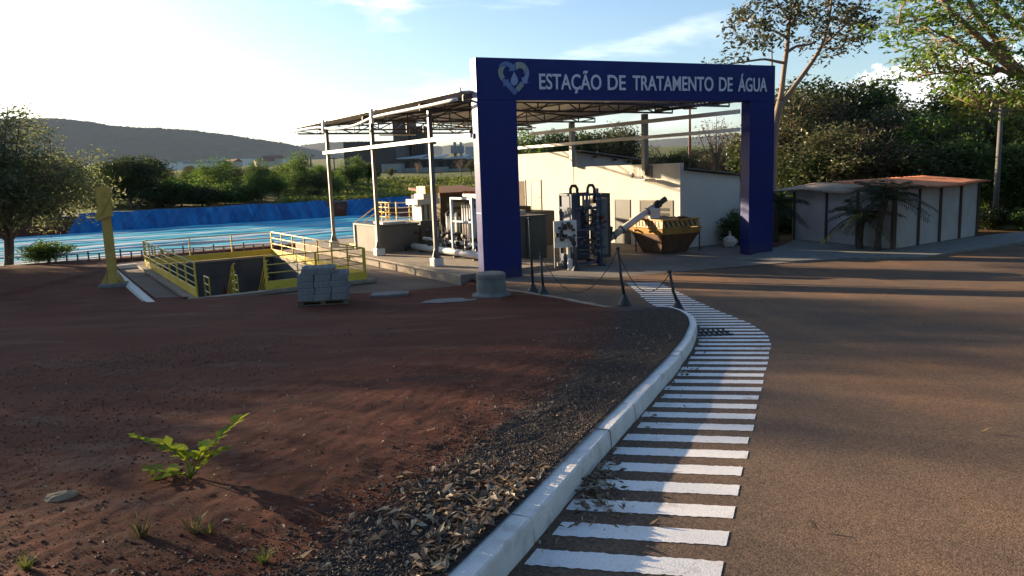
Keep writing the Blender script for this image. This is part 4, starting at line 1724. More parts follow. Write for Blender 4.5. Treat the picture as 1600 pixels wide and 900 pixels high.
def machine():
    p = onz(912, 417, AP_Z)
    r = thing('dewatering_machine', 'dark navy dewatering machine full of pipes beside the open doors', 'machine', (p.x, p.y, AP_Z), math.radians(14))
    # local x to the right, y away
    H = 2.4
    for x in (-0.35, 0.62):
        for y in (0.0, 1.3):
            MB().bar((x, y, 0), (x, y, H), 0.09).build('frame_post', 'mach_blue', r)
    for z in (0.12, 1.25, 1.95, H):
        for y in (0.0, 1.3):
            MB().bar((-0.35, y, z), (0.62, y, z), 0.08).build('frame_beam', 'mach_blue', r)
        for x in (-0.35, 0.62):
            MB().bar((x, 0, z), (x, 1.3, z), 0.07).build('frame_beam', 'mach_blue', r)
    MB().span(-0.33, -0.05, 0.06, 1.2, 1.3, H - .02).build('panel', 'mach_blue', r)
    MB().span(-0.2, 0.5, 0.75, 1.25, 0.2, H - .5).build('vessel_box', 'mach_blue', r)
    MB().span(0.68, 0.98, 0.25, 1.1, 0.35, H - .15).build('side_cabinet', 'concrete_grey', r)
    MB().span(0.9, 1.22, 0.6, 1.5, 0.2, H).build('side_panel', 'door_dark', r)
    for x in (-0.22, 0.38):                   # looped hose elbows on top
        pts = [Vector((x - .12, .2, H - .05)), Vector((x - .12, .2, H + .2)), Vector((x - .06, .2, H + .3)), Vector((x + .06, .2, H + .3)), Vector((x + .12, .2, H + .2)), Vector((x + .12, .2, H - .3))]
        MB().tube(pts, 0.055, 8).build('hose_loop', 'black', r, smooth=True)
    MB().tube([(0.5, -.08, 0.1), (0.5, -.08, 2.6)], 0.05, 8).build('riser_pipe', 'mach_blue', r, smooth=True)
    for i in range(7):
        MB().lathe([(0.06, 0), (0.065, .02), (0.06, .05)], (0.5, -.08, .5 + i * .2), 10).build('clamp', 'galv', r)
    for i in range(46):
        x, z = RS.uniform(-0.05, 0.7), RS.uniform(0.2, 2.1)
        q = MB()
        if i % 2:
            q.tube([(x, -.02, z), (x, -.02, z + RS.uniform(.2, .5))], RS.choice((.02, .03, .04)), 8)
        else:
            q.tube([(x - .2, RS.uniform(-.05, .1), z), (x + .2, -.02, z + .02)], RS.choice((.02, .03)), 8)
        q.build('pipe', RS.choice(('black', 'galv', 'mach_blue', 'steel')), r, smooth=True)
    for i in range(6):
        v = MB()
        x, z = RS.uniform(0.05, .85), RS.uniform(1.45, 1.75)
        v.lathe([(0.02, 0), (0.075, .01), (0.08, .03), (0.02, .05)], (x, -.1, z), 10)
        v.build('red_valve', 'red_valve', r)
    for i in range(2):
        MB().span(-0.02 + i * .16, .1 + i * .16, -0.06, -0.03, 2.02, 2.24).build('gauge_box', 'galv', r)
    for x in (-.6, .7):
        MB().bar((x, -.1, 0.04), (x, 1.4, 0.04), 0.1, 0.08).build('skid_beam', 'mach_blue', r)
    # pale mounting board with pipework standing at its left
    MB().span(-1.1, -0.32, -0.3, -0.27, 0.72, 1.6).build('mounting_board', 'white_metal', r)
    for x in (-1.08, -0.36):
        MB().bar((x, -.26, 0), (x, -.26, 1.6), 0.04).build('board_leg', 'galv', r)
    for i in range(20):
        q = MB()
        x, z = RS.uniform(-1.02, -.42), RS.uniform(0.8, 1.5)
        if i % 3 == 0:
            q.tube([(x, -.34, z), (x, -.34, min(1.55, z + RS.uniform(.15, .4)))], .025, 8)
        elif i % 3 == 1:
            q.span(x - .06, x + .06, -.38, -.30, z - .06, z + .07)
        else:
            q.lathe([(0.03, 0), (0.055, .01), (0.055, .06), (0.03, .08)], (x, -.35, z), 10)
        q.build(('pipe', 'valve', 'valve')[i % 3], RS.choice(('black', 'steel', 'black', 'brown_wall')), r)
    MB().span(-0.75, -0.45, -0.2, 0.1, 0.1, 0.5).build('pump', 'mach_blue', r)
    MB().tube([(-0.6, -.25, 0.35), (-.6, -.25, .8)], 0.06, 10).build('pump_riser', 'cream', r)
    MB().lathe([(.09, 0), (.09, .32), (.06, .36)], (-0.62, -.42, 0.0), 12).build('canister', 'white_metal', r)
    MB().span(-1.0, -.8, -.35, -.2, .12, .22).build('pump', 'galv', r)
    return r


machine()


# screw conveyor that lifts sludge into the skip
def conveyor():
    A = aty(950, 374, 28.6)
    B = aty(1021, 324, 29.3)
    r = thing('screw_conveyor', 'inclined pale screw conveyor tube with a motor, feeding the yellow skip', 'conveyor', (A.x, A.y, AP_Z))
    o = r.location
    A, B = A - o, B - o
    MB().tube([A, B], 0.13, 12).build('tube', 'white_metal', r, smooth=True)
    for k in (0.12, 0.3, 0.86):
        p = A.lerp(B, k)
        d = (B - A).normalized() * .035
        MB().tube([p - d, p + d], 0.17, 12).build('flange', 'galv', r)
    d = (B - A).normalized()
    MB().tube([B, B + d * .3], 0.16, 12).build('end_box', 'black', r, smooth=True)
    MB().tube([B + d * .3, B + d * .62], 0.11, 12).build('motor', 'steel', r, smooth=True)
    mb = MB()
    mb.box((B.x + .02, B.y, B.z - .34), (0.34, 0.36, 0.62), taper=1.25)
    mb.build('chute', 'white_metal', r, bevel=.02)
    mb = MB()
    mb.box((A.x - .2, A.y, A.z + .1), (0.5, 0.5, 0.75), taper=1.4)
    mb.build('feed_hopper', 'black', r)
    mb = MB()
    mb.bar((A.x - .2, A.y, 0), (A.x - .2, A.y, A.z - .2), 0.28)
    mb.build('support_leg', 'black', r)
    pts = [Vector((A.x - .55, A.y - .3, 0.02)), Vector((A.x - .5, A.y - .3, .5)), Vector((A.x - .3, A.y - .3, .75)), Vector((A.x - .1, A.y - .1, .8))]
    MB().tube(smooth_line(resample(pts, .1), 4), .025, 6).build('hose', 'galv', r, smooth=True)


conveyor()


def skip():
    p = onz(1034, 397, AP_Z)
    r = thing('waste_skip', 'yellow waste skip with dark slanted hazard bars round its rim', 'skip', (p.x + .25, p.y + .75, AP_Z), math.radians(26))
    # local: x along the shaded long face, y along the sunlit end
    X1, Y1, X0, Y0 = 0.86, 1.02, 0.60, 0.58
    zs = (0.02, 0.78, 0.98, 1.24)

    def ring(x, y, z):
        return [(-x, -y, z), (x, -y, z), (x, y, z), (-x, y, z)]
    mb = MB()
    v = ring(X0, Y0, 0.02) + ring(X1 - .02, Y1 - .02, 0.80)
    mb.add(v, [(3, 2, 1, 0)] + [(i, (i + 1) % 4, 4 + (i + 1) % 4, 4 + i) for i in range(4)])
    mb.build('hull', 'skip_dark', r)
    mb = MB()
    v = ring(X1, Y1, 0.75) + ring(X1 + .06, Y1 + .06, 0.97) + ring(X1 - .03, Y1 - .03, 0.97) + ring(X1 - .05, Y1 - .05, 0.80)
    f = []
    for k in range(3):
        f += [(k * 4 + i, k * 4 + (i + 1) % 4, k * 4 + 4 + (i + 1) % 4, k * 4 + 4 + i) for i in range(4)]
    mb.add(v, f)
    mb.build('lower_rim', 'skip', r)
    mb = MB()
    v = ring(X1 + .02, Y1 + .02, 0.985) + ring(X1 - .04, Y1 - .04, 1.26) + ring(X1 - .10, Y1 - .10, 1.26) + ring(X1 - .06, Y1 - .06, 0.985)
    f = []
    for k in range(4):
        f += [(k * 4 + i, k * 4 + (i + 1) % 4, ((k + 1) % 4) * 4 + (i + 1) % 4, ((k + 1) % 4) * 4 + i) for i in range(4)]
    mb.add(v, f)
    mb.build('side_board', 'skip', r)
    MB().span(-X1 + .0, X1 + .02, -Y1 - .02, -Y1 + .04, 1.262, 1.31).build('top_rail', 'skip', r)
    MB().span(-X1 - .02, -X1 + .04, -Y1 + .04, Y1 + .02, 1.262, 1.31).build('top_rail', 'skip', r)
    # hazard bars: slanted strips lying on the boards
    for i in range(9):
        y = -Y1 + .16 + i * .2
        mb = MB()
        xa, xb = -X1 - .026, -X1 + .030
        mb.add([(xa, y, 1.02), (xa, y + .075, 1.02), (xb, y + .16, 1.23), (xb, y + .085, 1.23)], [(0, 3, 2, 1)])
        mb.build('hazard_bar', 'skip_dark', r)
    for i in range(7):
        x = -X1 + .16 + i * .22
        mb = MB()
        ya, yb = -Y1 - .026, -Y1 + .030
        mb.add([(x, ya, 1.02), (x + .09, ya, 1.02), (x + .01, yb, 1.23), (x - .08, yb, 1.23)], [(0, 1, 2, 3)])
        mb.build('hazard_bar', 'black', r)
    for y in (-.5, .5):                      # lifting lugs
        MB().tube([(-X1 - .05, y, .86), (-X1 - .2, y, .86)], .045, 10).build('lifting_lug', 'skip', r)
        MB().tube([(X1 + .05, y, .86), (X1 + .2, y, .86)], .045, 10).build('lifting_lug', 'skip', r)
    for x in (-X1 + .1, X1 - .1):
        MB().bar((x, -Y1 - .02, .75), (x * .75, -Y0 - .03, .1), 0.07, .05).build('rib', 'skip_dark', r)
    for x, y in ((X1 - .02, -Y1 + .1), (-X1 - .04, Y1 - .3)):
        MB().tube([(x + .1, y, 0.02), (x + .08, y, .8)], .03, 6).build('prop', 'steel', r)
    # rubble heaped in it
    q = thing('rubble_heap', 'pale brown rubble heaped in the yellow skip', 'rubble', r.location + Vector((0, 0, 1.05)), math.radians(26))
    rs = np.random.RandomState(4)
    n = 26
    g = np.linspace(-1, 1, n)
    X, Y = np.meshgrid(g * (X1 - .11), g * (Y1 - .11))
    Z = 0.16 + 0.16 * rnoise(X, Y, 5, 4, 4.0) + 0.16 * (1 - np.abs(X / X1)) + rs.uniform(-.03, .03, X.shape)
    np_mesh('heap', np.stack([X.ravel(), Y.ravel(), Z.ravel()], 1), grid_faces(n, n), 'rubble', q)


skip()

p = onz(1140, 386, AP_Z)
r = thing('plastic_bag', 'crumpled pale plastic bag on the ground by the right portal leg', 'bag', (p.x, p.y, AP_Z))
rs = np.random.RandomState(8)
mb = MB()
prof = []
nz, na = 12, 18
for i in range(nz):
    t = i / (nz - 1)
    z = 0.52 * t
    rad = 0.27 * (math.sin(math.pi * min(1, t * .95 + .12)) ** .6) * (1 if t < .8 else .75)
    for k in range(na):
        th = 6.283 * k / na
        q = rad * (1 + rs.uniform(-.16, .16))
        prof.append((q * math.cos(th), q * .8 * math.sin(th), max(0, z + rs.uniform(-.03, .03))))
mb.add(prof, [(i * na + k, i * na + (k + 1) % na, (i + 1) * na + (k + 1) % na, (i + 1) * na + k) for i in range(nz - 1) for k in range(na)] + [tuple(range((nz - 1) * na, nz * na))])
mb.build('bag_body', 'bag', r)
MB().tube([(0, 0, .48), (.03, 0, .56), (-.02, .02, .62)], [.06, .03, .06], 8).build('knot', 'bag', r)

# ------------------------------------------------------------------ manhole ring, slabs, blocks
p = dirt_hit(768, 462)
zz = float(dirt_z(p.x, p.y))
r = thing('concrete_manhole', 'round grey concrete manhole ring with lid at the foot of the portal', 'manhole', (p.x, p.y, zz))
MB().lathe([(0.5, -0.1), (0.49, 0.05), (0.40, 0.09), (0.38, 0.10), (0.37, 0.46), (0.385, 0.47), (0.385, 0.54)], n=32).build('ring', 'concrete_grey', r, smooth=False, bevel=0)
MB().lathe([(0.375, 0.541), (0.375, 0.575), (0.33, 0.60), (0.05, 0.61)], n=32).build('lid', 'concrete', r)

p = dirt_hit(608, 462)
r = thing('flat_concrete_slab', 'thin broken concrete slab lying on the dirt right of the block stack', 'slab', (p.x, p.y, float(dirt_z(p.x, p.y)) + .02), math.radians(12))
mb = MB()
mb.prism([(-.5, -.22), (-.1, -.3), (.48, -.24), (.56, .2), (.1, .3), (-.42, .26)], -.03, .05)
mb.build('slab', 'concrete_grey', r, bevel=.01)
p = dirt_hit(700, 470)
z = float(dirt_z(p.x, p.y))
pts = []
rs = random.Random(2)
for k in range(26):
    t = 6.283 * k / 26
    q = (0.62 + rs.uniform(-.14, .1))
    pts.append((p.x + q * math.cos(t), p.y + q * .75 * math.sin(t)))
mb = MB()
mb.add([(x, y, float(dirt_z(x, y)) + .012) for x, y in pts] + [(p.x, p.y, z + .02)], [(k, (k + 1) % 26, 26) for k in range(26)])
o = mb.build('mortar_spill', 'concrete_grey')
tag(o, 'pale dried mortar spill on the dirt before the manhole ring', 'mortar')


def blocks():
    p = dirt_hit(503, 477)
    zz = float(dirt_z(p.x, p.y))
    rz = math.radians(9)
    base = Vector((p.x - .05, p.y + .5, zz + 0.0))
    pr = thing('wooden_pallet', 'weathered wooden pallet under the stack of grey blocks', 'pallet', base, rz)
    for x in (-.55, 0, .55):
        MB().span(x - .06, x + .06, -.48, .48, 0.022, .10).build('bearer', 'wood', pr)
    for i in range(6):
        y = -.45 + i * .18
        MB().span(-.62, .62, y - .05, y + .05, .101, .122).build('deck_board', 'wood', pr)
    for y in (-.44, 0, .44):
        MB().span(-.62, .62, y - .05, y + .05, 0.0, .021).build('deck_board', 'wood', pr)
    # one hollow block: two cells
    mb = MB()
    L, W, H, t = .385, .188, .153, .03
    xs = (-L / 2, -L / 2 + t, -t / 2, t / 2, L / 2 - t, L / 2)
    mb.span(-L / 2, L / 2, -W / 2, -W / 2 + t, 0, H)
    mb.span(-L / 2, L / 2, W / 2 - t, W / 2, 0, H)
    for a, b in ((0, 1), (2, 3), (4, 5)):
        mb.span(xs[a], xs[b], -W / 2 + t, W / 2 - t, 0.001, H - .001)
    proto = mb.build('concrete_block', 'block', None, False, .006)
    rs = random.Random(6)
    names = ['bottom', 'second', 'third', 'fourth', 'top']
    first = True
    cr, sr = math.cos(rz), math.sin(rz)
    for c in range(5):
        for iy in range(5):
            for ix in range(3):
                if c == 4 and (ix == 2 or iy > 3 or (ix == 0 and iy == 0 and False)):
                    continue
                x = (ix - 1) * .402 + rs.uniform(-.012, .012)
                y = (iy - 2) * .20 + rs.uniform(-.012, .012)
                if c % 2:
                    x += .03
                if c == 4:
                    x += .12
                o = proto if first else proto.copy()
                if not first:
                    C.objects.link(o)
                first = False
                o.location = (base.x + x * cr - y * sr, base.y + x * sr + y * cr, base.z + .124 + c * .160)
                o.rotation_euler = (0, 0, rz + rs.uniform(-.015, .015))
                tag(o, f'grey hollow concrete block in the {names[c]} course of the pallet stack', 'concrete block', 'concrete blocks stacked on the pallet')


blocks()

# ------------------------------------------------------------------ rope stanchions
G = 'black stanchions with sagging ropes'


def stanchion(base_px, top_px, label):
    p = near_pt(*base_px)
    z = float(road_z(p.x, p.y))
    d = ray(*top_px)
    q = d * (p.y / d.y)
    h = max(q.z - z, .5)
    lean = q.x - p.x
    r = thing('rope_stanchion', label, 'stanchion', (p.x, p.y, z), 0, G)
    MB().lathe([(0.15, 0), (0.15, .03), (0.05, .22), (0.035, .26)], n=14).build('cone_base', 'black', r)
    MB().tube([(0, 0, .2), (lean * .5, 0.01, h * .5), (lean, 0.0, h)], [.035, .032, .03], 8).build('pole', 'black', r, smooth=True)
    MB().lathe([(0.035, -.03), (0.05, 0), (.035, .03)], (lean, 0, h), 10).build('top_knob', 'black', r)
    return Vector((p.x + lean, p.y, z + h - .04))


t1 = stanchion((833, 457), (827, 341), 'tallest thin black stanchion just right of the left portal leg')
t2 = stanchion((849, 462), (845, 396), 'black cone based stanchion beside the tall one near the portal')
t3 = stanchion((976, 478), (965, 388), 'black stanchion left of the narrow end of the hatching')
t4 = stanchion((1059, 489), (1046, 424), 'leaning black stanchion at the tip of the white kerb')
t5 = stanchion((900, 424), (897, 384), 'black stanchion in front of the navy machine')


def rope(p, q, sag, label):
    pts = []
    for i in range(17):
        t = i / 16
        v = p.lerp(q, t)
        v.z -= sag * 4 * t * (1 - t)
        pts.append(v)
    o = MB().tube(pts, 0.009, 6).build('rope', 'rope', None, smooth=True)
    tag(o, label, 'rope', 'ropes between the stanchions')


rope(t1, t2, .35, 'short dark rope between the two stanchions beside the portal leg')
rope(t2, t3, .95, 'long dark rope sagging low between portal and hatching')
rope(t3, t4, .62, 'dark rope sagging across the narrow end of the hatching')

# ------------------------------------------------------------------ storm drain grate
p = near_pt(1112, 523)
z = float(road_z(p.x, p.y))
r = thing('drain_grate', 'black iron drain grate set in the hatching beside the kerb bend', 'grate', (p.x, p.y, z + .012), math.radians(2))
for i in range(7):
    MB().span(-.26 + i * .082, -.235 + i * .082, -.22, .22, 0, .022).build('bar', 'iron', r)
for y in (-.22, 0, .22):
    MB().span(-.28, .28, y - .02, y + .02, .0225, .036).build('cross_bar', 'iron', r)
mb = MB()
mb.add([(-.28, -.24, -.005), (.28, -.24, -.005), (.28, .24, -.005), (-.28, .24, -.005)], [(0, 1, 2, 3)])
mb.build('pit', 'paint', r)

# ------------------------------------------------------------------ lagoon with sheeted sludge bags


def bag_mat(name, main, streak, streak2):
    m = mat(name, main, streak, 1.0, 0.7, spec=.15, stretch=(.14, 1.6, 1.6), lo=.42, hi=.6, c3=streak2, s3=1.7, t3=(.54, .66), bump=.35, bscale=7, det=9)
    return m


M['bag_white'] = bag_mat('sheeting_white', (0.52, 0.56, 0.60), (0.22, 0.42, 0.52), (0.005, 0.28, 0.40))
M['bag_turq'] = bag_mat('sheeting_turquoise', (0.006, 0.36, 0.50), (0.05, 0.48, 0.58), (0.004, 0.12, 0.36))
M['bag_blue'] = bag_mat('sheeting_blue', (0.008, 0.11, 0.34), (0.01, 0.23, 0.42), (0.18, 0.38, 0.50))


def build_lagoon():
    n = 13
    w = (POOL[3] - 1.2 - POOL[2]) / n
    ords = ['first', 'second', 'third', 'fourth', 'fifth', 'sixth', 'seventh', 'eighth', 'ninth', 'tenth', 'eleventh', 'twelfth',
            'thirteenth', 'fourteenth', 'fifteenth', 'sixteenth', 'seventeenth', 'eighteenth', 'nineteenth']
    seq = ['bag_white', 'bag_white', 'bag_turq', 'bag_white', 'bag_turq', 'bag_white', 'bag_turq', 'bag_turq', 'bag_white', 'bag_turq', 'bag_turq', 'bag_blue', 'bag_turq']
    nm = {'bag_white': 'white', 'bag_turq': 'turquoise', 'bag_blue': 'blue'}
    wr = np.random.RandomState(6).uniform(.65, 1.35, n)
    wr = wr / wr.sum() * w * n
    for i in range(n):
        yc = POOL[2] + float(wr[:i].sum() + wr[i] / 2)
        w = float(wr[i])
        a = np.linspace(POOL[0] + .5, POOL[1] - .5, 150)
        th = np.linspace(0, math.pi, 11)
        A, T = np.meshgrid(a, th, indexing='ij')
        wob = 0.42 * rnoise(A, A * 0 + i * 7.0, 31, 3, .25)
        hh = 0.24 * (1 + 0.5 * rnoise(A, A * 0 + i * 3.1, 33, 3, .5))
        Yl = -np.cos(T) * w * .56 * (1 + 0.12 * rnoise(A, T * 0 + i, 35, 2, .4)) + wob
        Z = np.sin(T) ** .8 * hh + 0.06 * rnoise(A * .5, Yl * 4 + i * 5, 37, 3, 1.6)
        o = np_mesh('sludge_bag', np.stack([A.ravel(), Yl.ravel(), Z.ravel()], 1), grid_faces(len(a), len(th)), seq[i], smooth=True)
        o.location = site(0, yc, POOL_Z - .06)
        o.rotation_euler = (0, 0, SITE_A + math.radians(random.Random(i).uniform(-.5, .5)))
        tag(o, f'long {nm[seq[i]]} sheeted sludge bag, {ords[i]} row from the near bank of the lagoon', 'sludge bag', 'sheeted sludge bags filling the lagoon')
    # blue liner hung over the far bank
    aL = to_site(*onz(112, 353, POOL_Z)[:2])[0]
    def a_on_b(px, py, b):
        d = ray(px, py)
        o = SO + SU * b
        return (d * (o.dot(SU) / d.dot(SU)) - SO).dot(ST)
    aG0 = a_on_b(510, 326, POOL[3] + 1.1)
    aG1 = a_on_b(543, 325, POOL[3] + 1.1)
    for a0_, a1_, lab in ((aL, aG0, 'long blue plastic liner hung in folds over the far lagoon bank'), (aG1, aG1 + 14, 'shorter blue plastic liner on the far bank right of the bare gap')):
        na = int((a1_ - a0_) / .12)
        a = np.linspace(a0_, a1_, na)
        s = np.linspace(0, 1, 14)
        A, S = np.meshgrid(a, s, indexing='ij')
        skew = A - 1.3 * S
        fold = 0.34 * rnoise(skew * 1.7, S * .4, 41, 4, 1.0) + 0.30 * np.abs(rnoise(skew * 5, S * .3, 43, 2, 1.0))
        B = POOL[3] - 1.4 + 2.5 * S - fold * 1.3
        Z = POOL_Z + .05 + (1.50 + 0.10 * rnoise(A, A * 0, 45, 4, .9)) * S ** .9 + fold * .4
        A2 = A - 1.1 * (1 - S) * np.where(A < a0_ + 2, 1, .3)
        p = np.stack([A2.ravel(), B.ravel(), Z.ravel()], 1)
        o = np_mesh('blue_liner', p, grid_faces(na, 14), 'liner', smooth=True)
        o.location = SO
        o.rotation_euler = (0, 0, SITE_A)
        tag(o, lab, 'liner', 'blue liners on the far bank')
    # earth showing in the gap and beyond the liner's left end
    mb = MB()
    for a0_, a1_ in ((POOL[0], POOL[1]),):
        v = []
        for a in (a0_, a1_):
            v += [(a, POOL[3] - .6, POOL_Z - .3), (a, POOL[3] + 1.5, -2.22), (a, POOL[3] + 3.5, -2.17)]
        mb.add(v, [(0, 3, 4, 1), (1, 4, 5, 2)])
    o = kind(mb.build('lagoon_bank', 'soil'))
    o.location = SO
    o.rotation_euler = (0, 0, SITE_A)


build_lagoon()

pA, pB = onz(88, 412, -3.32), onz(428, 396, -3.42)
r = thing('low_fence', 'low dark fence of thin posts and two rails along the near lagoon bank', 'fence', (pA.x, pA.y, -3.45))
d = pB - pA
L = math.hypot(d.x, d.y)
for i in range(22):
    q = d * (i / 21)
    MB().bar((q.x, q.y, 0), (q.x, q.y, .62 if i % 3 == 0 else .5), 0.05).build('post', 'steel', r)
for h in (.18, .5):
    MB().tube([(0, 0, h), (d.x, d.y, h)], .022, 6).build('rail', 'steel', r)

# ------------------------------------------------------------------ trees


def leaf_cloud(centres, radii, per, size, seed, flat=0.7, aspect=0.5, droop=0.0, tones=None):
    """diamond leaves scattered in clusters -> verts, faces, tone"""
    r = np.random.RandomState(seed)
    centres = np.asarray(centres, float)
    n = len(centres)
    per = np.broadcast_to(np.asarray(per, int), (n,))
    idx = np.repeat(np.arange(n), per)
    m = len(idx)
    g = r.normal(0, 1, (m, 3))
    g /= np.maximum(1, np.linalg.norm(g, axis=1, keepdims=True) / 1.9)
    g[:, 2] *= flat
    rad = np.broadcast_to(np.asarray(radii, float), (n,))
    c = centres[idx] + g * rad[idx][:, None] * 0.62
    d = r.normal(0, 1, (m, 3))
    d[:, 2] = d[:, 2] * .6 - droop
    d /= np.linalg.norm(d, axis=1, keepdims=True)
    k = r.normal(0, 1, (m, 3))
    k[:, 2] += 0.8
    w = np.cross(d, k)
    w /= np.maximum(1e-6, np.linalg.norm(w, axis=1, keepdims=True))
    s = size * r.uniform(.6, 1.35, m)[:, None]
    v = np.empty((m, 4, 3))
    v[:, 0] = c - d * s * .5
    v[:, 1] = c + w * s * aspect * .5
    v[:, 2] = c + d * s * .5
    v[:, 3] = c - w * s * aspect * .5
    ct = r.uniform(0, 1, n) if tones is None else np.asarray(tones)
    tone = np.clip(ct[idx] * .65 + r.uniform(0, .4, m), 0, 1)
    f = np.arange(m * 4).reshape(m, 4)
    return v.reshape(-1, 3), f, tone


def curve(p, q, bend, n=7):
    mid = (p + q) / 2 + bend
    return [p * (1 - t) ** 2 + mid * (2 * t * (1 - t)) + q * t ** 2 for t in [i / n for i in range(n + 1)]]


def grow(seed, H, fork, r0, lean, centre, rad, limbs, subs, tips=1, trunks=1, inner=0.35):
    """skeleton -> (MB of wood, cluster centres). crown = ellipsoid centre/rad"""
    rs = random.Random(seed)
    wood, cl = MB(), []
    for tk in range(trunks):
        off = Vector((rs.uniform(-.5, .5), rs.uniform(-.4, .4), 0)) * (0.7 if trunks > 1 else 0)
        top = Vector((lean[0], lean[1], fork * H)) + off * 2.2
        tr = curve(off, top, Vector((rs.uniform(-.25, .25), rs.uniform(-.2, .2), 0)), 6)
        wood.tube(tr, [r0 * (1.25 if i == 0 else 1 - .4 * i / 6) for i in range(7)], 8)
        for k in range(limbs):
            for _ in range(30):
                e = Vector((rs.gauss(0, 1), rs.gauss(0, 1), rs.gauss(0, 1)))
                e.normalize()
                if e.z > -.55:
                    break
            m = rs.uniform(.62, .98)
            q = Vector(centre) + Vector((e.x * rad[0], e.y * rad[1], e.z * rad[2])) * m
            st = tr[-1] if rs.random() < .5 else tr[rs.choice((3, 4, 5))]
            lm = curve(st, q, Vector((0, 0, rs.uniform(-.1, .25) * (q - st).length)) + Vector((rs.uniform(-.3, .3), rs.uniform(-.3, .3), 0)), 6)
            rl = r0 * rs.uniform(.28, .45)
            wood.tube(lm, [rl * (1 - .8 * i / 6) + .008 for i in range(7)], 5, cap=False)
            cl.append(q)
            for j in range(subs):
                t = rs.choice((2, 3, 4, 5, 5))
                s = lm[t]
                e2 = Vector((rs.gauss(0, 1), rs.gauss(0, 1), rs.gauss(.15, .7)))
                e2.normalize()
                q2 = s + Vector((e2.x * rad[0], e2.y * rad[1], e2.z * rad[2])) * rs.uniform(.22, .5)
                sb = curve(s, q2, Vector((rs.uniform(-.1, .1), rs.uniform(-.1, .1), rs.uniform(0, .2))), 3)
                wood.tube(sb, [rl * .35, rl * .25, rl * .15, .006], 4, cap=False)
                cl.append(q2)
                if tips > 1:
                    cl.append(sb[2])
    return wood, cl


VAR = {}


def variant(key, leaf, bark, per, size, crad, flat=.7, aspect=.5, **kw):
    seed = kw.pop('seed')
    wood, cl = grow(seed, **kw)
    v, f, t = leaf_cloud([tuple(c) for c in cl], crad, per, size, seed, flat, aspect)
    VAR[key] = (wood, (v, f, t), leaf, bark)


def make_tree(key, name, label, loc, scale=1.0, rz=0.0, group=None, cat='tree'):
    val = VAR[key]
    if isinstance(val, tuple):
        wood, (v, f, t), leaf, bark = val
        root = thing(name, label, cat, loc, rz, group, (scale,) * 3 if not isinstance(scale, tuple) else scale)
        wood.build('trunk', bark, root, smooth=True)
        np_mesh('crown', v, f, leaf, root, t)
        VAR[key] = root
        return root
    r = dup(val, loc, rz, label, (scale,) * 3 if not isinstance(scale, tuple) else scale)
    r.name = name
    if group:
        r['group'] = group
    elif 'group' in r.keys():
        del r['group']
    r['category'] = cat
    return r


# kinds of tree, about 8 m tall at scale 1
variant('broad', 'leaf_dark', 'bark', 62, .26, .85, seed=1, H=8, fork=.34, r0=.22, lean=(.3, .1), centre=(.2, 0, 5.3), rad=(3.3, 3.3, 2.5), limbs=22, subs=9)
variant('broad_mid', 'leaf_mid', 'bark', 58, .26, .8, seed=2, H=8, fork=.3, r0=.2, lean=(-.3, .2), centre=(-.1, 0, 5.2), rad=(2.9, 2.9, 2.7), limbs=20, subs=9)
variant('olive', 'leaf_olive', 'bark', 44, .24, .75, seed=3, H=8, fork=.3, r0=.18, lean=(.2, -.2), centre=(0, 0, 5.0), rad=(2.6, 2.6, 2.8), limbs=20, subs=9)
variant('brownish', 'leaf_brown', 'bark_pale', 26, .22, .7, seed=4, H=8, fork=.28, r0=.16, lean=(-.2, 0), centre=(0, 0, 4.8), rad=(2.6, 2.6, 2.9), limbs=20, subs=8)
variant('yellow', 'leaf_yellow', 'bark', 44, .26, .75, flat=.45, seed=5, H=8, fork=.4, r0=.16, lean=(.4, 0), centre=(.3, 0, 5.8), rad=(2.9, 2.9, 1.9), limbs=18, subs=8)
variant('flat', 'leaf_dark', 'bark', 60, .30, .95, flat=.5, seed=6, H=8, fork=.26, r0=.26, lean=(-.8, .2), centre=(.2, 0, 5.2), rad=(5.0, 4.2, 2.2), limbs=26, subs=9)
variant('bush', 'leaf_mid', 'bark', 52, .22, .6, seed=7, H=3, fork=.15, r0=.1, lean=(0, 0), centre=(0, 0, 1.5), rad=(1.7, 1.7, 1.35), limbs=18, subs=6)
variant('bush_dark', 'leaf_dark', 'bark', 52, .22, .6, seed=8, H=3, fork=.15, r0=.1, lean=(0, 0), centre=(0, 0, 1.4), rad=(1.9, 1.9, 1.3), limbs=18, subs=6)
variant('full', 'leaf_mid', 'bark', 46, .26, .85, seed=10, H=8, fork=.2, r0=.2, lean=(.2, .1), centre=(.1, 0, 4.1), rad=(3.3, 3.3, 3.7), limbs=22, subs=8)
variant('high', 'leaf_dark', 'bark', 62, .26, .9, seed=14, H=13, fork=.6, r0=.26, lean=(.3, .1), centre=(.2, 0, 10.9), rad=(4.4, 4.4, 2.5), limbs=24, subs=9)
variant('bare', 'leaf_brown', 'bark_pale', 3, .2, .5, seed=9, H=8, fork=.4, r0=.15, lean=(.3, 0), centre=(.2, 0, 5.6), rad=(2.6, 2.4, 2.6), limbs=18, subs=9)


def on_ground(px, Y):
    """foot of something seen in column px at distance Y"""
    d = ray(px, 300)
    p = d * (Y / d.y)
    return Vector((p.x, p.y, float(terrain(p.x, p.y))))


def tree_at(key, px, top, Y, label, group=None, rz=0.0, wide=1.0, name='tree', cat='tree', full=8.0):
    g = on_ground(px, Y)
    d = ray(px, top)
    ztop = (d * (Y / d.y)).z
    s = max(.15, (ztop - g.z + .05) / full)
    return make_tree(key, name, label, g - Vector((0, 0, .05)), (s * wide, s * wide, s), rz, group, cat)


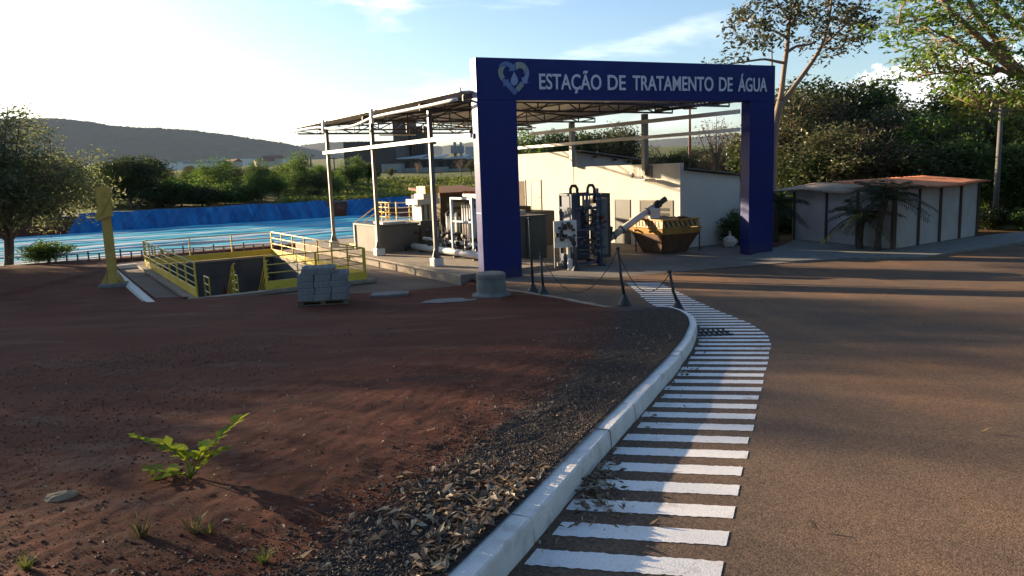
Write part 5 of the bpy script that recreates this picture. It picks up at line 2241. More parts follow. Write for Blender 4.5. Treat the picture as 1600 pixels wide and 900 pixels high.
# big tree at the left edge of the picture
VAR['left_big'] = None
variant('left_big', 'leaf_grey', 'bark', 52, .17, .62, flat=.75, aspect=.42, seed=12, H=7.6, fork=.3, r0=.13, lean=(.1, 0), centre=(.1, 0, 4.3), rad=(3.9, 3.3, 3.3), limbs=22, subs=9, trunks=2, tips=2)
g = onz(22, 412, -3.3)
make_tree('left_big', 'tree', 'large feathery olive green tree with two thin trunks at the left edge', Vector((g.x - .3, g.y, -3.4)), 1.0, .4)

g = onz(75, 408, -3.3)
make_tree('bush', 'shrub', 'low yellow green shrub at the foot of the large left tree', Vector((g.x, g.y, -3.35)), (.6, .6, .33), 1.0, None, 'shrub')
# row beyond the lagoon
ROW = 'trees in the row behind the lagoon'
rows = [
    ('flat', 206, 236, 72, 'dark spreading tree with bent trunk behind the yellow gantry post', 1.0),
    ('bush', 280, 276, 74, 'yellow green bushy tree right of the dark spreading tree', 1.5),
    ('full', 345, 243, 80, 'dull brownish green domed tree left of centre behind the lagoon', 1.25),
    ('bush', 352, 283, 76, 'bright green low tree in front of the domed tree', 1.6),
    ('full', 408, 246, 78, 'dark upright tree with a clear trunk behind the lagoon', .8),
    ('broad_mid', 436, 266, 78, 'mid green round tree between the upright tree and the pole', .9),
    ('full', 466, 234, 86, 'tall olive tree beside the pale utility pole', 1.0),
    ('full', 528, 266, 86, 'dark bushy tree seen left of the second canopy post', 1.0),
    ('broad_mid', 550, 243, 92, 'leafy yellow green tree in front of the dark factory block', 1.0),
    ('broad', 576, 250, 96, 'darker small tree against the factory block', .9),
    ('bush_dark', 316, 287, 74, 'dark green bush low behind the lagoon left of the bright tree', 1.7),
    ('bush_dark', 248, 285, 72, 'dark bush under the right edge of the spreading tree', 1.7),
    ('bush', 385, 290, 78, 'mid green bush at the foot of the dark upright tree', 1.5),
    ('bush_dark', 490, 294, 84, 'dark bush just left of the far canopy post', 1.3),
    ('bush', 160, 270, 76, 'pale bush behind the large left tree', 1.9),
    ('olive', 100, 245, 80, 'olive tree mostly hidden behind the large left tree', 1.4),
    ('broad', 30, 240, 84, 'dark tree behind the large left tree at the edge', 1.5),
]
for i, (k, px, top, Y, lab, wd) in enumerate(rows):
    tree_at(k, px, top, Y, lab, ROW, i * 1.3, wd, full=3.05 if 'bush' in k else 7.9)
more = [(305, 268, 84), (330, 262, 92), (372, 258, 88), (395, 268, 84), (425, 262, 90), (450, 256, 94), (482, 258, 96), (510, 256, 100), (265, 266, 86), (232, 262, 90), (180, 262, 86), (500, 270, 86), (558, 262, 108), (590, 264, 112)]
for i, (px, top, Y) in enumerate(more):
    tree_at(('full', 'broad_mid', 'olive')[i % 3], px, top, Y, 'rounded tree filling the gaps of the row behind the lagoon', 'trees filling the row behind the lagoon', i * 1.9, 1.35)
far_row = [(290 + i * 9.5, (266, 262, 268, 259)[i % 4], 95 + (i * 37) % 110) for i in range(27)] + [(60 + i * 24, (262, 256)[i % 2], 110 + (i * 53) % 90) for i in range(9)] + [(330, 262, 150), (260, 262, 160), (395, 258, 170), (440, 254, 180), (300, 258, 190), (500, 256, 150), (225, 262, 170), (360, 254, 210), (470, 262, 140)]
for i, (px, top, Y) in enumerate(far_row):
    tree_at(('full', 'olive', 'full')[i % 3], px, top, Y, 'small distant tree between the lagoon row and the village', 'distant trees below the village', i * 2.1, 1.6)
fr = [('olive', 612, 262, 120, 'thin tree before the factory entrance'), ('bare', 655, 250, 122, 'sparse tree before the pale factory wall'),
      ('bare', 722, 243, 118, 'branching sparse tree left of the portal leg'), ('olive', 738, 250, 125, 'olive tree half hidden by the portal leg'), ('bare', 690, 262, 120, 'small bare tree near the third canopy post')]
for i, (k, px, top, Y, lab) in enumerate(fr):
    tree_at(k, px, top, Y, lab, 'trees in front of the factory', i * 1.7, 1.1)

# trees behind the canopy and the white buildings
BK = 'trees behind the white buildings'
bk = [('broad_mid', 838, 197, 60, 'green leafy tree just right of the left portal leg', 1.0), ('broad', 880, 192, 62, 'dark tree behind the tall white building', 1.0),
      ('broad', 925, 190, 60, 'dense dark tree under the middle of the lintel', 1.0), ('olive', 968, 192, 58, 'tree with yellowish top left of the right hand post', .95),
      ('brownish', 1010, 228, 56, 'brownish low tree behind the right hand post', 1.1), ('broad', 1045, 232, 60, 'dark bushy tree behind the low cream building', 1.3),
      ('brownish', 1085, 236, 58, 'reddish brown tree over the roof of the cream building', 1.2), ('bare', 1118, 168, 54, 'tall nearly bare tree seen through the portal opening', 1.0),
      ('brownish', 1135, 220, 60, 'brown tree with thin foliage beside the right portal leg', 1.2), ('broad_mid', 1168, 224, 52, 'bright green tree against the right portal leg', .8),
      ('broad', 985, 235, 64, 'dark tree low between the two right posts', 1.4), ('olive', 1110, 240, 62, 'olive scrub tree beneath the nearly bare one', 1.4), ('broad', 1080, 225, 75, 'dark distant tree behind the brownish scrub', 1.4)]
for i, (k, px, top, Y, lab, wd) in enumerate(bk):
    tree_at(k, px, top, Y, lab, BK, i * 1.9, wd)

# the wood on the right
RW = 'trees of the wood behind the sheds'
rw = [('olive', 1235, 150, 44, 'olive tree just right of the portal behind the forked tree', 1.0), ('broad', 1290, 112, 48, 'tallest rounded tree of the wood right of the portal', .85),
      ('brownish', 1262, 165, 43, 'brownish tree in front of the tall rounded one', 1.0), ('broad_mid', 1340, 128, 50, 'bushy tree with uneven top below the white cloud', .9),
      ('brownish', 1330, 168, 43, 'brown leaved tree left of the palms', 1.0), ('broad_mid', 1385, 150, 48, 'leafy tree in the middle of the wood', .9),
      ('olive', 1400, 176, 42, 'dull green tree above the palms', 1.0), ('broad_mid', 1440, 140, 50, 'leafy tree behind the yellow one', .9),
      ('yellow', 1500, 148, 42, 'tree with bright yellow green crown right of the cloud', 1.05), ('broad_mid', 1475, 185, 39, 'mid green tree under the yellow crown', 1.0),
      ('broad', 1530, 128, 48, 'tall dark tree behind the concrete pole', .9), ('olive', 1550, 180, 40, 'olive tree beside the concrete pole', 1.0),
      ('broad', 1590, 118, 44, 'dark tree at the right edge behind the feathery branches', 1.0), ('yellow', 1600, 190, 39, 'yellow green tree at the right edge', .9),
      ('broad', 1215, 200, 50, 'dark tree filling the gap beside the portal', 1.1), ('olive', 1310, 205, 39, 'dark low tree behind the tan roofed shed', 1.2),
      ('broad', 1255, 236, 40, 'shadowy tree over the left end of the shed', 1.1), ('brownish', 1370, 200, 39, 'shadowy tree right behind the palms', 1.2),
      ('broad', 1430, 228, 38, 'shadowy tree over the orange roof', 1.2), ('olive', 1495, 212, 39, 'shadowy tree over the right end of the orange roof', 1.2),
      ('broad_mid', 1560, 235, 37, 'green tree low behind the concrete pole', 1.2), ('broad', 1620, 220, 36, 'dark tree cut by the right edge low down', 1.2)]
for i, (k, px, top, Y, lab, wd) in enumerate(rw):
    tree_at(k, px, top - 12, Y, lab, RW, i * 1.37, wd * 1.15)
bu = [(1230, 300, 36), (1545, 320, 34), (1580, 315, 36), (1610, 322, 33), (1200, 305, 37), (1160, 315, 38), (1560, 300, 42), (1600, 300, 44)]
for i, (px, top, Y) in enumerate(bu):
    tree_at('bush_dark' if i % 3 else 'bush', px, top, Y, ['dark bush left of the shed end', 'bush right of the shed end', 'dark bush beyond the pole', 'dark bush at the right frame edge', 'dark bush behind the portal leg', 'dark bush at the cream building corner', 'dark bush far behind the pole', 'mid green bush at the right edge far back'][i],
            'bushes at the foot of the wood', i * 1.1, 1.3, name='bush', cat='bush', full=3.05)
p = onz(1150, 384, AP_Z)
make_tree('bush', 'shrub', 'leafy shrub at the shaded corner of the cream building', Vector((p.x + .3, p.y + .6, AP_Z)), .45, .5, None, 'shrub')

# trees standing left of the picture whose shade covers the dirt and the road
SH = 'trees left of the picture that shade the dirt'
sh = [(-38, 35.5, 1.5, 'broad'), (-44, 39.5, 1.7, 'broad_mid'), (-40, 42.2, 1.0, 'high'), (-46, 46.3, 1.0, 'high'), (-52, 43, 1.6, 'broad'), (-57, 49.5, 2.0, 'broad'),
      (-31, 26.3, 1.02, 'broad_mid'), (-28, 21.6, 1.0, 'olive')]
for i, (x, y, s, k) in enumerate(sh):
    make_tree(k, 'tree', 'tall leafy tree standing left of the picture', (x, y, float(terrain(x, y)) - .1), s, i * 1.6, SH)
# the wood goes on round the right of the road and behind the viewer
for i, (x, y, s) in enumerate([(24, 24, 1.3), (27, 18, 1.4), (25, 11, 1.3), (28, 5, 1.5), (24, -2, 1.4), (20, -9, 1.5), (12, -14, 1.6), (3, -16, 1.6), (-7, -15, 1.6), (-16, -12, 1.5), (30, 12, 1.8), (16, -18, 1.9), (-1, -22, 2.0)]):
    make_tree(('broad', 'broad_mid', 'olive')[i % 3], 'tree', 'tall tree of the wood outside the right of the picture', (x, y, float(terrain(x, y)) - .1), s, i * 1.9, 'trees of the wood outside the picture')



# ------------------------------------------------------------------ forked tree beside the portal: limbs measured on the photograph
def px_at(px, py, Y):
    d = ray(px, py)
    return d * (Y / d.y)


def limb_tree(name, label, trunk, limbs, leafpts, leaf, bark, r0, per, size, crad, seed, twig=0.6, flat=.7, aspect=.45):
    """trunk / limbs: lists of (px, py, Y, radius); leafpts: (px, py, Y) where foliage hangs"""
    rs = random.Random(seed)
    base = px_at(*trunk[0][:3])
    root = thing(name, label, 'tree', base)
    w = MB()
    allp = []
    for ln in [trunk] + limbs:
        pts = [px_at(*q[:3]) - base for q in ln]
        rad = [q[3] for q in ln]
        P_, R_ = [], []
        for i in range(len(pts) - 1):
            for k in range(4):
                P_.append(pts[i].lerp(pts[i + 1], k / 4) + Vector((rs.uniform(-.02, .02), rs.uniform(-.02, .02), rs.uniform(-.02, .02))))
                R_.append(rad[i] + (rad[i + 1] - rad[i]) * k / 4)
        P_.append(pts[-1])
        R_.append(rad[-1])
        P_ = smooth_line(P_, 2)
        w.tube(P_, R_, 7)
        allp += P_
    cl = []
    for q in leafpts:
        c = px_at(*q[:3]) - base
        c += Vector((0, rs.uniform(-1.2, 1.2), 0))
        s = min(allp, key=lambda v: (v - c).length)
        tw = curve(s, c, Vector((rs.uniform(-.2, .2), rs.uniform(-.2, .2), rs.uniform(-.1, .3))), 5)
        w.tube(tw, [.022, .018, .014, .011, .008, .006], 4, cap=False)
        cl.append(c)
        for k in range(4):
            e = Vector((rs.gauss(0, 1), rs.gauss(0, 1), rs.gauss(0, .7)))
            e = e.normalized() * twig * rs.uniform(.5, 1.1)
            w.tube(curve(tw[3], c + e, Vector((0, 0, .1)), 3), [.010, .008, .006, .004], 4, cap=False)
            cl.append(c + e)
    w.build('trunk', bark, root, smooth=True)
    v, f, t = leaf_cloud([tuple(c) for c in cl], crad, per, size, seed, flat, aspect)
    np_mesh('crown', v, f, leaf, root, t)
    return root


Yt = 35.0
tr = [(1206, 372, Yt, .2), (1207, 250, Yt, .19), (1210, 200, Yt, .17), (1219, 158, Yt, .16)]
lb = [[(1219, 158, Yt, .13), (1224, 120, Yt, .11), (1230, 75, Yt, .10), (1232, 40, Yt, .08), (1240, -10, Yt, .05)],
      [(1213, 178, Yt, .14), (1238, 138, Yt, .11), (1262, 108, Yt + .5, .10), (1285, 72, Yt + .5, .08), (1296, 30, Yt + .5, .06), (1300, -10, Yt, .04)],
      [(1285, 72, Yt + .5, .06), (1310, 50, Yt, .05), (1335, 22, Yt, .035), (1350, -8, Yt, .03)],
      [(1230, 82, Yt, .07), (1244, 72, Yt, .06), (1262, 70, Yt, .05), (1275, 66, Yt, .03)],
      [(1222, 98, Yt, .07), (1195, 92, Yt - .5, .05), (1168, 96, Yt - .5, .04), (1130, 102, Yt - .5, .02)],
      [(1230, 60, Yt, .06), (1212, 48, Yt, .05), (1190, 46, Yt, .03), (1160, 30, Yt, .02)],
      [(1232, 45, Yt, .06), (1246, 20, Yt + .4, .05), (1255, -5, Yt + .4, .03)],
      [(1232, 30, Yt, .05), (1218, 10, Yt - .4, .04), (1208, -12, Yt - .4, .03)],
      [(1285, 72, Yt + .5, .05), (1300, 78, Yt, .04), (1325, 70, Yt, .02)],
      [(1206, 110, Yt, .06), (1206, 90, Yt - .4, .03), (1207, 66, Yt - .4, .02)]]
lp = [(1128, 100), (1145, 88), (1160, 65), (1152, 30), (1170, 22), (1185, 40), (1178, 60), (1200, 30), (1215, 18), (1222, 32), (1232, 10), (1245, 30), (1258, 18), (1190, 75), (1205, 62), (1150, 55), (1192, 8),
      (1262, 52), (1268, 40), (1285, 15), (1296, 8), (1308, 30), (1318, 12), (1330, 30), (1342, 15), (1352, 38), (1362, 52), (1340, 60), (1322, 66), (1310, 80), (1296, 82), (1300, 52), (1335, 45), (1275, 60), (1320, 45), (1355, 25), (1230, 45), (1165, 45), (1350, 5), (1280, -5), (1310, -8), (1175, 5), (1240, -8)]
limb_tree('tree', 'tall forked tree with sparse leaves rising behind the right end of the portal', tr, lb, [(x, y, Yt) for x, y in lp], 'leaf_olive', 'bark_pale', .2, 17, .22, .36, 21, twig=.6)

# feathery tree reaching in from the right edge
Yf = 17.0
tr = [(1760, 470, Yf + 1, .26), (1745, 300, Yf + 1, .24), (1720, 200, Yf, .22), (1660, 130, Yf, .2)]
lb = [[(1660, 130, Yf, .15), (1600, 122, Yf - .5, .10), (1560, 88, Yf - .5, .085), (1520, 50, Yf - .5, .07), (1480, 10, Yf - .5, .055), (1465, -15, Yf - .5, .04)],
      [(1680, 150, Yf, .14), (1600, 118, Yf, .085), (1578, 92, Yf, .07), (1545, 48, Yf, .06), (1520, 12, Yf, .05), (1508, -15, Yf, .04)],
      [(1700, 120, Yf, .14), (1640, 70, Yf + .6, .09), (1598, 45, Yf + .6, .07), (1560, 15, Yf + .6, .05), (1540, -12, Yf + .6, .04)],
      [(1600, 118, Yf, .07), (1570, 112, Yf, .05), (1530, 95, Yf - .3, .04), (1490, 62, Yf - .3, .03), (1452, 45, Yf - .3, .018)],
      [(1565, 108, Yf, .05), (1545, 118, Yf, .035), (1500, 110, Yf, .025), (1440, 118, Yf, .012)],
      [(1500, 30, Yf - .5, .04), (1470, 22, Yf - .5, .03), (1432, 32, Yf - .5, .018), (1395, 40, Yf - .5, .008)],
      [(1640, 160, Yf, .08), (1590, 150, Yf + .5, .05), (1560, 160, Yf + .5, .03), (1530, 170, Yf + .5, .015)],
      [(1700, 100, Yf, .1), (1640, 40, Yf - .6, .07), (1590, -10, Yf - .6, .05)]]
lp = []
rsf = random.Random(31)
for x0, x1, y0, y1, n in ((1425, 1480, 25, 45, 6), (1430, 1500, 58, 78, 7), (1428, 1510, 92, 103, 7), (1455, 1540, 112, 128, 7), (1490, 1600, 20, 45, 9), (1500, 1600, 60, 80, 8), (1530, 1620, 95, 130, 9), (1440, 1520, -10, 15, 8),
                          (1540, 1640, -12, 20, 8), (1395, 1430, 36, 44, 3), (1560, 1640, 130, 175, 6), (1520, 1570, 135, 150, 3), (1378, 1400, 6, 12, 2)):
    for _ in range(n):
        lp.append((rsf.uniform(x0, x1), rsf.uniform(y0, y1), Yf + rsf.uniform(-.8, .8)))
limb_tree('tree', 'feathery bright green tree reaching in from the top right corner', tr, lb, lp, 'leaf_feather', 'bark_pale', .26, 15, .14, .30, 23, twig=.42, flat=.25, aspect=.34)


# ------------------------------------------------------------------ palms
def palm(px, py, zb, hgt, label, seed, nf=22, fl=1.45):
    rs = random.Random(seed)
    p = onz(px, py, zb)
    r = thing('palm', label, 'palm', (p.x, p.y, zb), rs.uniform(0, 6), 'short palms before the shed')
    lean = Vector((rs.uniform(-.2, .2), rs.uniform(-.15, .15), hgt))
    tr = curve(Vector((0, 0, 0)), lean, Vector((rs.uniform(-.1, .1), 0, 0)), 8)
    MB().tube(tr, [.14, .12, .10, .11, .10, .11, .12, .15, .12], 9).build('trunk', 'palm_trunk', r)
    v, f, t = [], [], []
    w = MB()
    for k in range(nf):
        az = k * 2.4 + rs.uniform(-.2, .2)
        up = rs.uniform(-.15, 1.25)
        L = fl * rs.uniform(.8, 1.15)
        dx, dy = math.cos(az), math.sin(az)
        pts = []
        for i in range(13):
            s = i / 12
            h = L * (s * math.sin(up) - (0.75 - .25 * math.sin(up)) * s * s * .9)
            o = L * s * (math.cos(up) * .75 + .3)
            pts.append(lean + Vector((dx * o, dy * o, h + .05)))
        w.tube(pts, [.018 * (1 - .85 * i / 12) + .003 for i in range(13)], 4, cap=False)
        side = Vector((-dy, dx, 0))
        tn = rs.uniform(0, 1)
        for i in range(1, 12):
            for m in (0, .5):
                c = pts[i].lerp(pts[min(i + 1, 12)], m)
                fw = (pts[min(i + 1, 12)] - pts[i - 1]).normalized()
                ll = .36 * math.sin(math.pi * min(1, (i + m) / 13 * .85 + .15)) + .06
                for s_ in (-1, 1):
                    tip = c + side * s_ * ll * .8 + fw * ll * .55 + Vector((0, 0, -ll * rs.uniform(.2, .5)))
                    k0 = len(v)
                    wv = fw * .018
                    v += [c - wv, c.lerp(tip, .5) - wv * 1.2, tip, c.lerp(tip, .5) + wv * 1.2]
                    f.append((k0, k0 + 1, k0 + 2, k0 + 3))
                    t.append(min(1, max(0, tn * .7 + rs.uniform(0, .3))))
    w.build('frond_stems', 'palm_trunk', r)
    np_mesh('fronds', [tuple(q) for q in v], f, 'leaf_palm', r, t)


palm(1371, 391, -3.17, 1.75, 'taller short palm standing at the corner of the pale shed', 2, 24, 1.5)
palm(1343, 388, -3.17, 1.15, 'lower palm left of the taller one before the shed', 3, 20, 1.4)
palm(1213, 378, -3.17, 1.5, 'palm half hidden behind the right portal leg', 5, 18, 1.2)


# ------------------------------------------------------------------ pale shed with two roofs
def build_shed():
    zb = -3.17
    c, l_, r_ = onz(1395, 389, zb), onz(1240, 373, zb), onz(1525, 368, zb)
    root = thing('panel_shed', 'long pale panel shed with dark posts under a tan and an orange roof', 'shed', c)
    L, R = l_ - c, r_ - c
    zc, zl, zr = 2.08, 2.2, 2.08
    w = MB()
    w.prism([(0, 0), (R.x, R.y), ((L + R).x, (L + R).y), (L.x, L.y)], 0, [zc, zr, 2.1, 2.0])
    w.build('wall', 'shed_wall', root)
    out = (-(L + R)).normalized() * .03
    for k, t in (('R', 0), ('R', .27), ('R', .52), ('R', .77), ('R', 1), ('L', .33), ('L', .64), ('L', 1)):
        e = R if k == 'R' else L
        q = e * t + out
        MB().bar((q.x, q.y, 0), (q.x, q.y, 2.05 - (.08 * t if k == 'L' else 0)), .09 if t else .14).build('post', 'shed_post', root)
    uR, uL = R.normalized(), L.normalized()

    def roof(name, o, e1, n1, e2, z0, z1, material, seed):
        """sheeted roof: o corner, e1 along the eave, e2 up the slope, sagging a little"""
        rs = np.random.RandomState(seed)
        na, nb = 60, 10
        v = []
        for i in range(na + 1):
            for j in range(nb + 1):
                s, t = i / na, j / nb
                q = o + e1 * s + e2 * t
                z = z0 + (z1 - z0) * t + .022 * math.sin(i * 2.1) + .05 * math.sin(s * 7 + seed) * (1 - t)
                if j == 0:
                    q = q - e2.normalized() * float(rs.uniform(0, .12))
                v.append((q.x, q.y, z))
        o2 = np_mesh(name, v, grid_faces(na + 1, nb + 1), material, root)
        so = o2.modifiers.new('thick', 'SOLIDIFY')
        so.thickness = .04
        return o2
    roof('roof', uL * -.35 - uR * .35, R * 1.08 + uR * .1, 1, L * .60, 2.10, 2.34, 'tile_orange', 1)
    o = roof('roof', uL * (L.length * .36) - uR * .35, L * .90, 1, R * .55, 2.02, 2.20, 'tile_tan', 4)
    o['label'] = 'weathered tan roof sheets'


build_shed()
p = on_ground(1557, 34)
r = thing('concrete_pole', 'grey concrete utility pole in front of the dark wood on the right', 'pole', p)
MB().tube([(0, 0, 0), (0, 0, 5.4)], [.13, .09], 10).build('pole', 'pole_conc', r, smooth=True)
MB().bar((-.5, 0, 5.15), (.5, 0, 5.15), .07, .08).build('cross_arm', 'wood', r)
p = on_ground(1078, 68)
r = thing('lattice_mast', 'thin reddish mast seen against the sky between the canopy beams', 'mast', p)
zt = (ray(1078, 168) * (68 / ray(1078, 168).y)).z - p.z
MB().tube([(0, 0, 0), (0, 0, zt)], [.16, .09], 6).build('mast', 'rust_roof', r)
MB().bar((-.6, 0, zt - .1), (.6, 0, zt - .1), .12, .12).build('cross_arm', 'rust_roof', r)

# ------------------------------------------------------------------ far away: factory, poles, village, hills


def px_box(mb, x0, x1, ytop, ybot, Y, depth):
    a, b = px_at(x0, ytop, Y), px_at(x1, ytop, Y)
    zt = (a.z + b.z) / 2
    zb = px_at((x0 + x1) / 2, ybot, Y).z
    mb.span(a.x, b.x, Y, Y + depth, zb - 1, zt)
    return mb


def build_factory():
    Y = 170
    o = px_at(640, 282, Y)
    root = thing('factory', 'dark brick factory with two towers and pale low sheds beyond the grass bank', 'factory', (0, 0, 0))
    for nm, x0, x1, yt, yb, y_, dp, m in (('main_block', 536, 618, 221, 282, Y, 22, 'factory_brick'), ('tower', 612, 637, 176, 282, Y + 24, 16, 'factory_brick'), ('tower', 641, 664, 197, 282, Y + 24, 14, 'factory_brick'),
                                          ('wall', 612, 700, 262, 284, Y - 4, 10, 'factory_pale'), ('upper_wall', 612, 765, 248, 263, Y - 1, 20, 'factory_brick'), ('wall', 700, 800, 262, 284, Y - 2, 10, 'factory_pale'),
                                          ('entrance_block', 596, 625, 256, 284, Y - 8, 8, 'factory_pale')):
        px_box(MB(), x0, x1, yt, yb, y_, dp).build(nm, m, root)
    for i in range(5):                         # ribs of the silo tower
        px_box(MB(), 642 + i * 4.6, 643.6 + i * 4.6, 199, 240, Y + 23.4, .5).build('rib', 'steel', root)
    for i in range(4):                         # saw-tooth roofs
        x0 = 620 + i * 36
        a, b = px_at(x0, 249, Y - 2), px_at(x0 + 35, 247, Y - 2)
        mb = MB()
        v = [(a.x, Y - 2, a.z), (b.x, Y - 2, a.z), (b.x, Y + 18, a.z + 1.2), (a.x, Y + 18, a.z + .5),
             (a.x, Y - 2, a.z + .25), (b.x, Y - 2, a.z + .25), (b.x, Y + 18, a.z + 1.4), (a.x, Y + 18, a.z + .7)]
        mb.add(v, [(3, 2, 1, 0), (4, 5, 6, 7), (0, 1, 5, 4), (1, 2, 6, 5), (2, 3, 7, 6), (3, 0, 4, 7)])
        mb.build('roof', 'factory_roof', root)
    for i in range(9):
        x = 633 + i * 13
        px_box(MB(), x, x + 7, 252, 260, Y - 1.25, .2).build('window', 'dark', root)
    px_box(MB(), 602, 619, 266, 284, Y - 8.3, .3).build('gate', 'steel', root)
    px_box(MB(), 708, 712, 222, 250, Y + 4, 2).build('tank_frame', 'factory_pale', root)
    px_box(MB(), 718, 721, 222, 250, Y + 4, 2).build('tank_frame', 'factory_pale', root)
    px_box(MB(), 704, 724, 228, 232, Y + 3, 3).build('tank_deck', 'factory_pale', root)
    px_box(MB(), 727, 752, 229, 240, Y + 60, 30).build('far_hall', 'factory_roof', root)


build_factory()
for px, yt, Y, lab in ((489, 240, 110, 'pale thin utility pole behind the lagoon trees'), (525, 245, 130, 'second thin utility pole right of the first near the dark factory')):
    p = on_ground(px, Y)
    zt = px_at(px, yt, Y).z - p.z
    r = thing('utility_pole', lab, 'pole', p, 0, 'utility poles beyond the lagoon')
    MB().tube([(0, 0, 0), (0, 0, zt)], [.16, .11], 8).build('pole', 'pole_conc', r)
    MB().bar((-.7, 0, zt - .3), (.7, 0, zt - .3), .1, .12).build('cross_arm', 'wood', r)

mb = MB()
mb.span(-4, 4, -3, 3, 0, 3.0)
h0 = thing('house', 'small distant house of the village below the hill', 'house', (0, 0, 0), 0, 'distant houses of the village')
mb.build('wall', 'house_wall', h0)
mb = MB()
mb.add([(-4.4, -3.4, 2.9), (4.4, -3.4, 2.9), (4.4, 3.4, 2.9), (-4.4, 3.4, 2.9), (-4.4, 0, 4.4), (4.4, 0, 4.4)], [(0, 1, 5, 4), (2, 3, 4, 5), (1, 2, 5), (3, 0, 4), (3, 2, 1, 0)])
mb.build('roof', 'house_roof', h0)
h1 = thing('house', 'small distant white house of the village below the hill', 'house', (0, 0, 0), 0, 'distant houses of the village')
mb = MB()
mb.span(-5, 5, -3, 3, 0, 3.4)
mb.build('wall', 'house_white', h1)
mb = MB()
mb.span(-5.3, 5.3, -3.3, 3.3, 3.401, 3.8)
mb.build('roof', 'factory_roof', h1)
rs = random.Random(17)
for i in range(52):
    px = rs.uniform(170, 470)
    Y = rs.uniform(380, 900)
    p = on_ground(px, Y)
    src = (h0, h1)[i % 2]
    if i < 2:
        src.location = p
        src.rotation_euler = (0, 0, rs.uniform(-.6, .6))
    else:
        dup(src, p, rs.uniform(-.6, .6), None, (rs.uniform(.8, 1.4),) * 3)
p = on_ground(327, 300)
r = thing('warehouse', 'low pale warehouse between the trees in front of the village', 'warehouse', p)
MB().span(-7, 7, -4, 4, 0, 3.2).build('wall', 'house_white', r)
MB().span(-7.4, 7.4, -4.4, 4.4, 3.2, 3.8).build('roof', 'factory_roof', r)


def grass_bank():
    r = np.random.RandomState(51)
    n = 1500
    Y = r.uniform(66, 112, n)
    px = r.uniform(440, 760, n)
    pts = []
    for a, b in zip(px, Y):
        q = on_ground(a, b)
        if to_site(q.x, q.y)[1] > POOL[3] + 4.5:
            pts.append((q.x, q.y, q.z + .15))
    v, f, t = leaf_cloud(pts, .75, 22, .42, 52, .35, .3)
    o = np_mesh('grass', v, f, 'grass', None, t)
    kind(o, 'stuff')


grass_bank()


def build_hills():
    def ridge(name, prof, Y, depth, seed):
        xs = np.arange(prof[0][0], prof[-1][0] + 1, 1.2)
        top = np.interp(xs, [q[0] for q in prof], [q[1] for q in prof])
        n = 26
        v = []
        rs_ = np.random.RandomState(seed)
        for x, t in zip(xs, top):
            for j in range(n):
                s = j / (n - 1)
                yy = Y - depth * .5 * (1 - s) if s <= 1 else Y
                base = on_ground(x, yy).z
                zt = px_at(x, t, Y).z
                p = px_at(x, t, yy)
                k = s
                v.append((p.x, yy, base - 4 + (zt - base + 4) * k + (rs_.normal(0, 1) * (2.2 if j == n - 1 else .25) + 9 * float(rnoise(np.float64(p.x), np.float64(yy), seed, 3, .008))) * k * .6))
            for j in range(1, 5):
                yy = Y + depth * .25 * j
                p = px_at(x, t, yy)
                zt = px_at(x, t, Y).z
                v.append((p.x, yy, zt * (1 - j / 4) - 5))
        o = np_mesh(name, v, grid_faces(len(xs), n + 4), 'hill', smooth=True)
        kind(o)
    ridge('hills', [(-700, 205), (-200, 192), (0, 186), (90, 184), (140, 190), (170, 195), (240, 199), (300, 203), (350, 209), (400, 217), (450, 225), (480, 232), (560, 246), (640, 262), (700, 275)], 2600, 820, 3)
    ridge('far_hills', [(380, 250), (440, 232), (475, 226), (510, 222), (560, 221), (620, 224), (690, 228), (740, 222), (800, 224), (860, 218), (950, 226), (1060, 216), (1150, 210), (1300, 208), (1600, 200), (2300, 190)], 4200, 1200, 5)


build_hills()

# ------------------------------------------------------------------ things lying about on the dirt


def stones(name, pts, sizes, material, seed, flat=.7):
    """small broken stones: squashed octahedra with jittered corners"""
    r = np.random.RandomState(seed)
    n = len(pts)
    base = np.array([(1, 0, 0), (0, 1, 0), (-1, 0, 0), (0, -1, 0), (0, 0, 1), (0, 0, -1)], float)
    v = base[None] * (1 + r.uniform(-.35, .35, (n, 6, 1)))
    v[:, :, 2] *= flat
    th = r.uniform(0, 6.28, n)
    c, s_ = np.cos(th)[:, None], np.sin(th)[:, None]
    x, y = v[:, :, 0] * c - v[:, :, 1] * s_, v[:, :, 0] * s_ + v[:, :, 1] * c
    v = np.stack([x, y, v[:, :, 2]], 2) * np.asarray(sizes)[:, None, None] + np.asarray(pts)[:, None, :]
    f = np.array([(0, 1, 4), (1, 2, 4), (2, 3, 4), (3, 0, 4), (1, 0, 5), (2, 1, 5), (3, 2, 5), (0, 3, 5)])
    F = (np.arange(n) * 6)[:, None, None] + f[None]
    o = np_mesh(name, v.reshape(-1, 3), F.reshape(-1, 3), material, None, np.repeat(r.uniform(0, 1, n), 8))
    o['kind'] = 'stuff'
    return o


